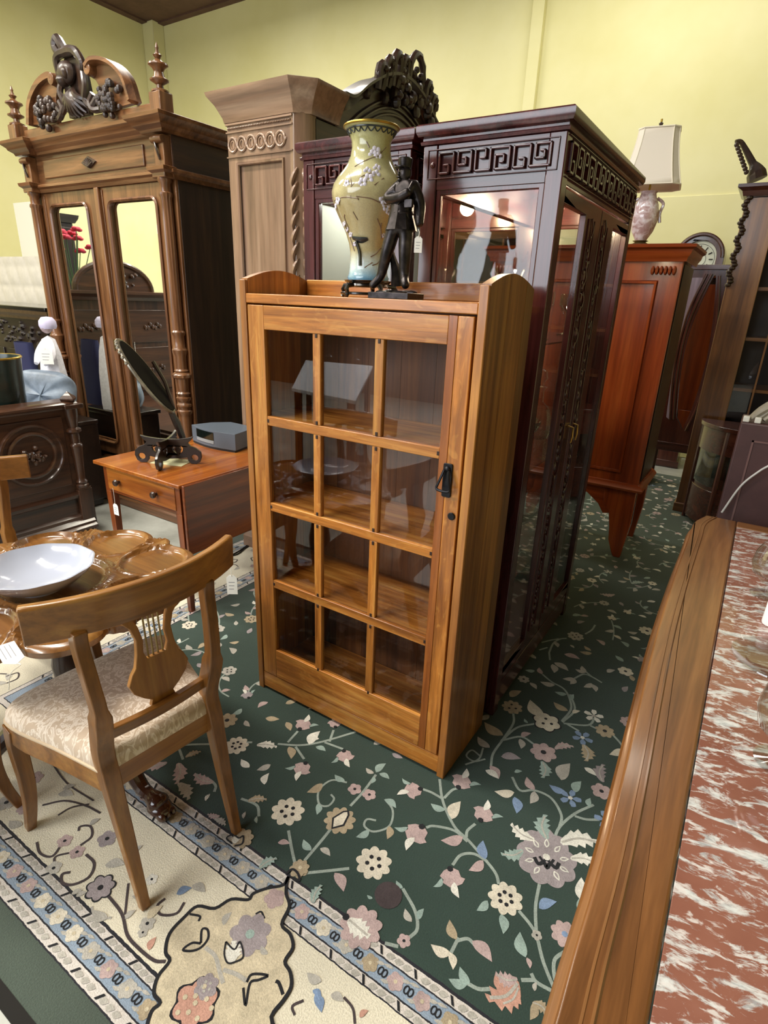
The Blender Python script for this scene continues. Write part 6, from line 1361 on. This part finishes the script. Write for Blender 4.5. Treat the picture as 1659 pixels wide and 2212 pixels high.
# ---- filler over the rest of the green field
random.seed(21)
from collections import defaultdict
cell = defaultdict(list)
for x, y in HAND: cell[(int(x // .1), int(y // .1))].append((x, y))
def clear(x, y, r):
    for i in range(int((x - r) // .1), int((x + r) // .1) + 1):
        for j in range(int((y - r) // .1), int((y + r) // .1) + 1):
            for (a, b) in cell[(i, j)]:
                if hypot(a - x, b - y) < r: return False
    return True
def mark(x, y): cell[(int(x // .1), int(y // .1))].append((x, y))
LC = ['ash', 'cream', 'aqua', 'pink', 'tan', 'white', 'ash', 'mauve']
fx0, fx1, fy0, fy1 = RX0 + .62, .9, RY0 + .62, 6.0
def orient(): return random.uniform(0, 2 * pi)
n_big = 0
for tries in range(2600):
    x, y = random.uniform(fx0, fx1), random.uniform(fy0, fy1)
    if not clear(x, y, .115): continue
    k = random.random(); a = orient()
    if k < .07 and clear(x, y, .16): palm((x, y), (x + .085 * cos(a), y + .085 * sin(a))); mark(x + .05, y); mark(x - .05, y)
    elif k < .40: flow(random.choice(['cream', 'ash', 'pink', 'tan']), (x, y), random.uniform(.026, .042), random.choice([6, 7, 8, 9]), 'black', random.choice([0, 0, 4, 5]))
    elif k < .52: five(random.choice(['blue', 'white', 'ash']), (x, y), random.uniform(.022, .03), a)
    elif k < .80: budf((x, y), (x + .065 * cos(a), y + .065 * sin(a)), random.choice(['pink', 'cream', 'mauve']))
    else: acan(random.choice(LC), (x, y), (x + .085 * cos(a), y + .085 * sin(a)), .5)
    mark(x, y)
    # a vine leaves the motif, with leaves on it
    q = [Vector((x, y))]; b = orient(); turn = random.uniform(-.6, .6)
    for s in range(4): q.append(q[-1] + Vector((cos(b), sin(b))) * .05); b += turn
    if all(clear(p.x, p.y, .035) for p in q[2:]):
        rib('vine', [tuple(p) for p in q], .007, 0)
        for s in (1, 2, 3):
            d_ = (q[s + 1] - q[s]).normalized() if s < 4 else Vector((1, 0)); sd_ = 1 if s % 2 else -1; nn = Vector((-d_.y, d_.x)) * sd_ + d_ * .7
            leaf(random.choice(LC), tuple(q[s]), tuple(q[s] + nn.normalized() * random.uniform(.035, .055)), .5, .12); mark(q[s].x, q[s].y)
        mark(q[-1].x, q[-1].y)
for tries in range(3600):
    x, y = random.uniform(fx0, fx1), random.uniform(fy0, fy1)
    if not clear(x, y, .064): continue
    a = orient(); leaf(random.choice(LC), (x, y), (x + random.uniform(.035, .06) * cos(a), y + .05 * sin(a)), .5, random.uniform(-.2, .2)); mark(x, y)

# ---- guard bands: dashes, ovals, small blossoms and black knots, along the near end and the left side
def band(T, length, start):
    """T(s, d) -> world point, s along the border, d in from the edge"""
    random.seed(17)
    def dash(s, d, h, sl):
        a, b = T(s, d - h), T(s + sl, d + h); c, e = T(s + sl + .007, d + h), T(s + .007, d - h); poly('black', [a, b, c, e], 2)
    for d, sl in ((.1095, .012), (.197, .010), (.485, -.012), (.5655, -.012)):
        s = start
        while s < length:
            dash(s, d, .009, sl)
            for o in (.026, .050, .074):
                c = Vector(T(s + o, d)); e = Vector(T(s + o + .012, d + .004)); leaf('ash', tuple(c - (e - c)), tuple(e), .6, 0, 1)
            s += .1
    for d in (.1545, .524):
        s = start; i = 0
        while s < length:
            c = T(s, d)
            if i % 2: flow(random.choice(['cream', 'pink', 'tan', 'ash']), c, .0225, 5, 'sand', lay=1, rot=random.uniform(0, 1)); leaf('ash', T(s + .012, d + .012), T(s + .034, d + .018), .4, 0, 1); leaf('ash', T(s - .012, d - .012), T(s - .034, d - .016), .4, 0, 1)
            else:
                for e in (-.0055, .0055): 
                    p = Vector(T(s + e, d)); rib('black', [(p.x + .006 * cos(2 * pi * k / 7), p.y + .009 * sin(2 * pi * k / 7)) for k in range(8)], .0035, 2, 2)
                leaf('ash', T(s - .006, d + .018), T(s + .02, d + .022), .3, 0, 1)
            s += .037; i += 1
band(lambda s, d: (RX0 + s, RY0 + d), 3.6, .66)
band(lambda s, d: (RX0 + d, RY0 + s), 3.2, .66)
# cream main border beyond the hand-drawn stretch
random.seed(33)
for s in range(90):
    if s % 2: x, y = RX0 + random.uniform(.25, .45), random.uniform(.7, 3.4)
    else: x, y = random.uniform(RX0 + .3, .9), RY0 + random.uniform(.25, .44)
    if not clear(x, y, .06): continue
    mark(x, y); a = orient(); k = random.random()
    if k < .45: flow(random.choice(['pink', 'ash', 'mauve']), (x, y), random.uniform(.02, .032), 6, 'black')
    else: rib('brown', [(x, y), (x + .04 * cos(a), y + .04 * sin(a)), (x + .07 * cos(a + .6), y + .07 * sin(a + .6)), (x + .05 * cos(a + 1.3), y + .06 * sin(a + 1.3))], .006, 1); leaf('ash', (x, y), (x + .05 * cos(a + 2), y + .05 * sin(a + 2)), .5)
def yarn(name, col):
    t = NT('yarn_' + name); b = t.bsdf(Roughness=.95); b.inputs['Sheen Weight'].default_value = .2
    v = t.coords(); f = t.noise(v, 240, 2, .6); q = t.noise(v, 22, 3, .6); c = lin(col)
    m = t.mix(1.0, t.ramp(q, [(.3, tuple(x * .80 for x in c[:3]) + (1,)), (.7, tuple(min(1, x * 1.12) for x in c[:3]) + (1,))]), t.ramp(f, [(.3, (.80, .80, .80, 1)), (.7, (1.1, 1.1, 1.1, 1))]), 'MULTIPLY')
    t.l(m, b.inputs['Base Color']); t.bump(f, .4, .004, b); return t.m
for k, mb in PILE.items():
    if mb.v:
        o = mb.build('pile_pattern', yarn(k, YARN[k]), rug, smooth=0, recalc=False); o['kind'] = 'stuff'; o['label'] = k + ' yarn flowers and leaves of the rug'
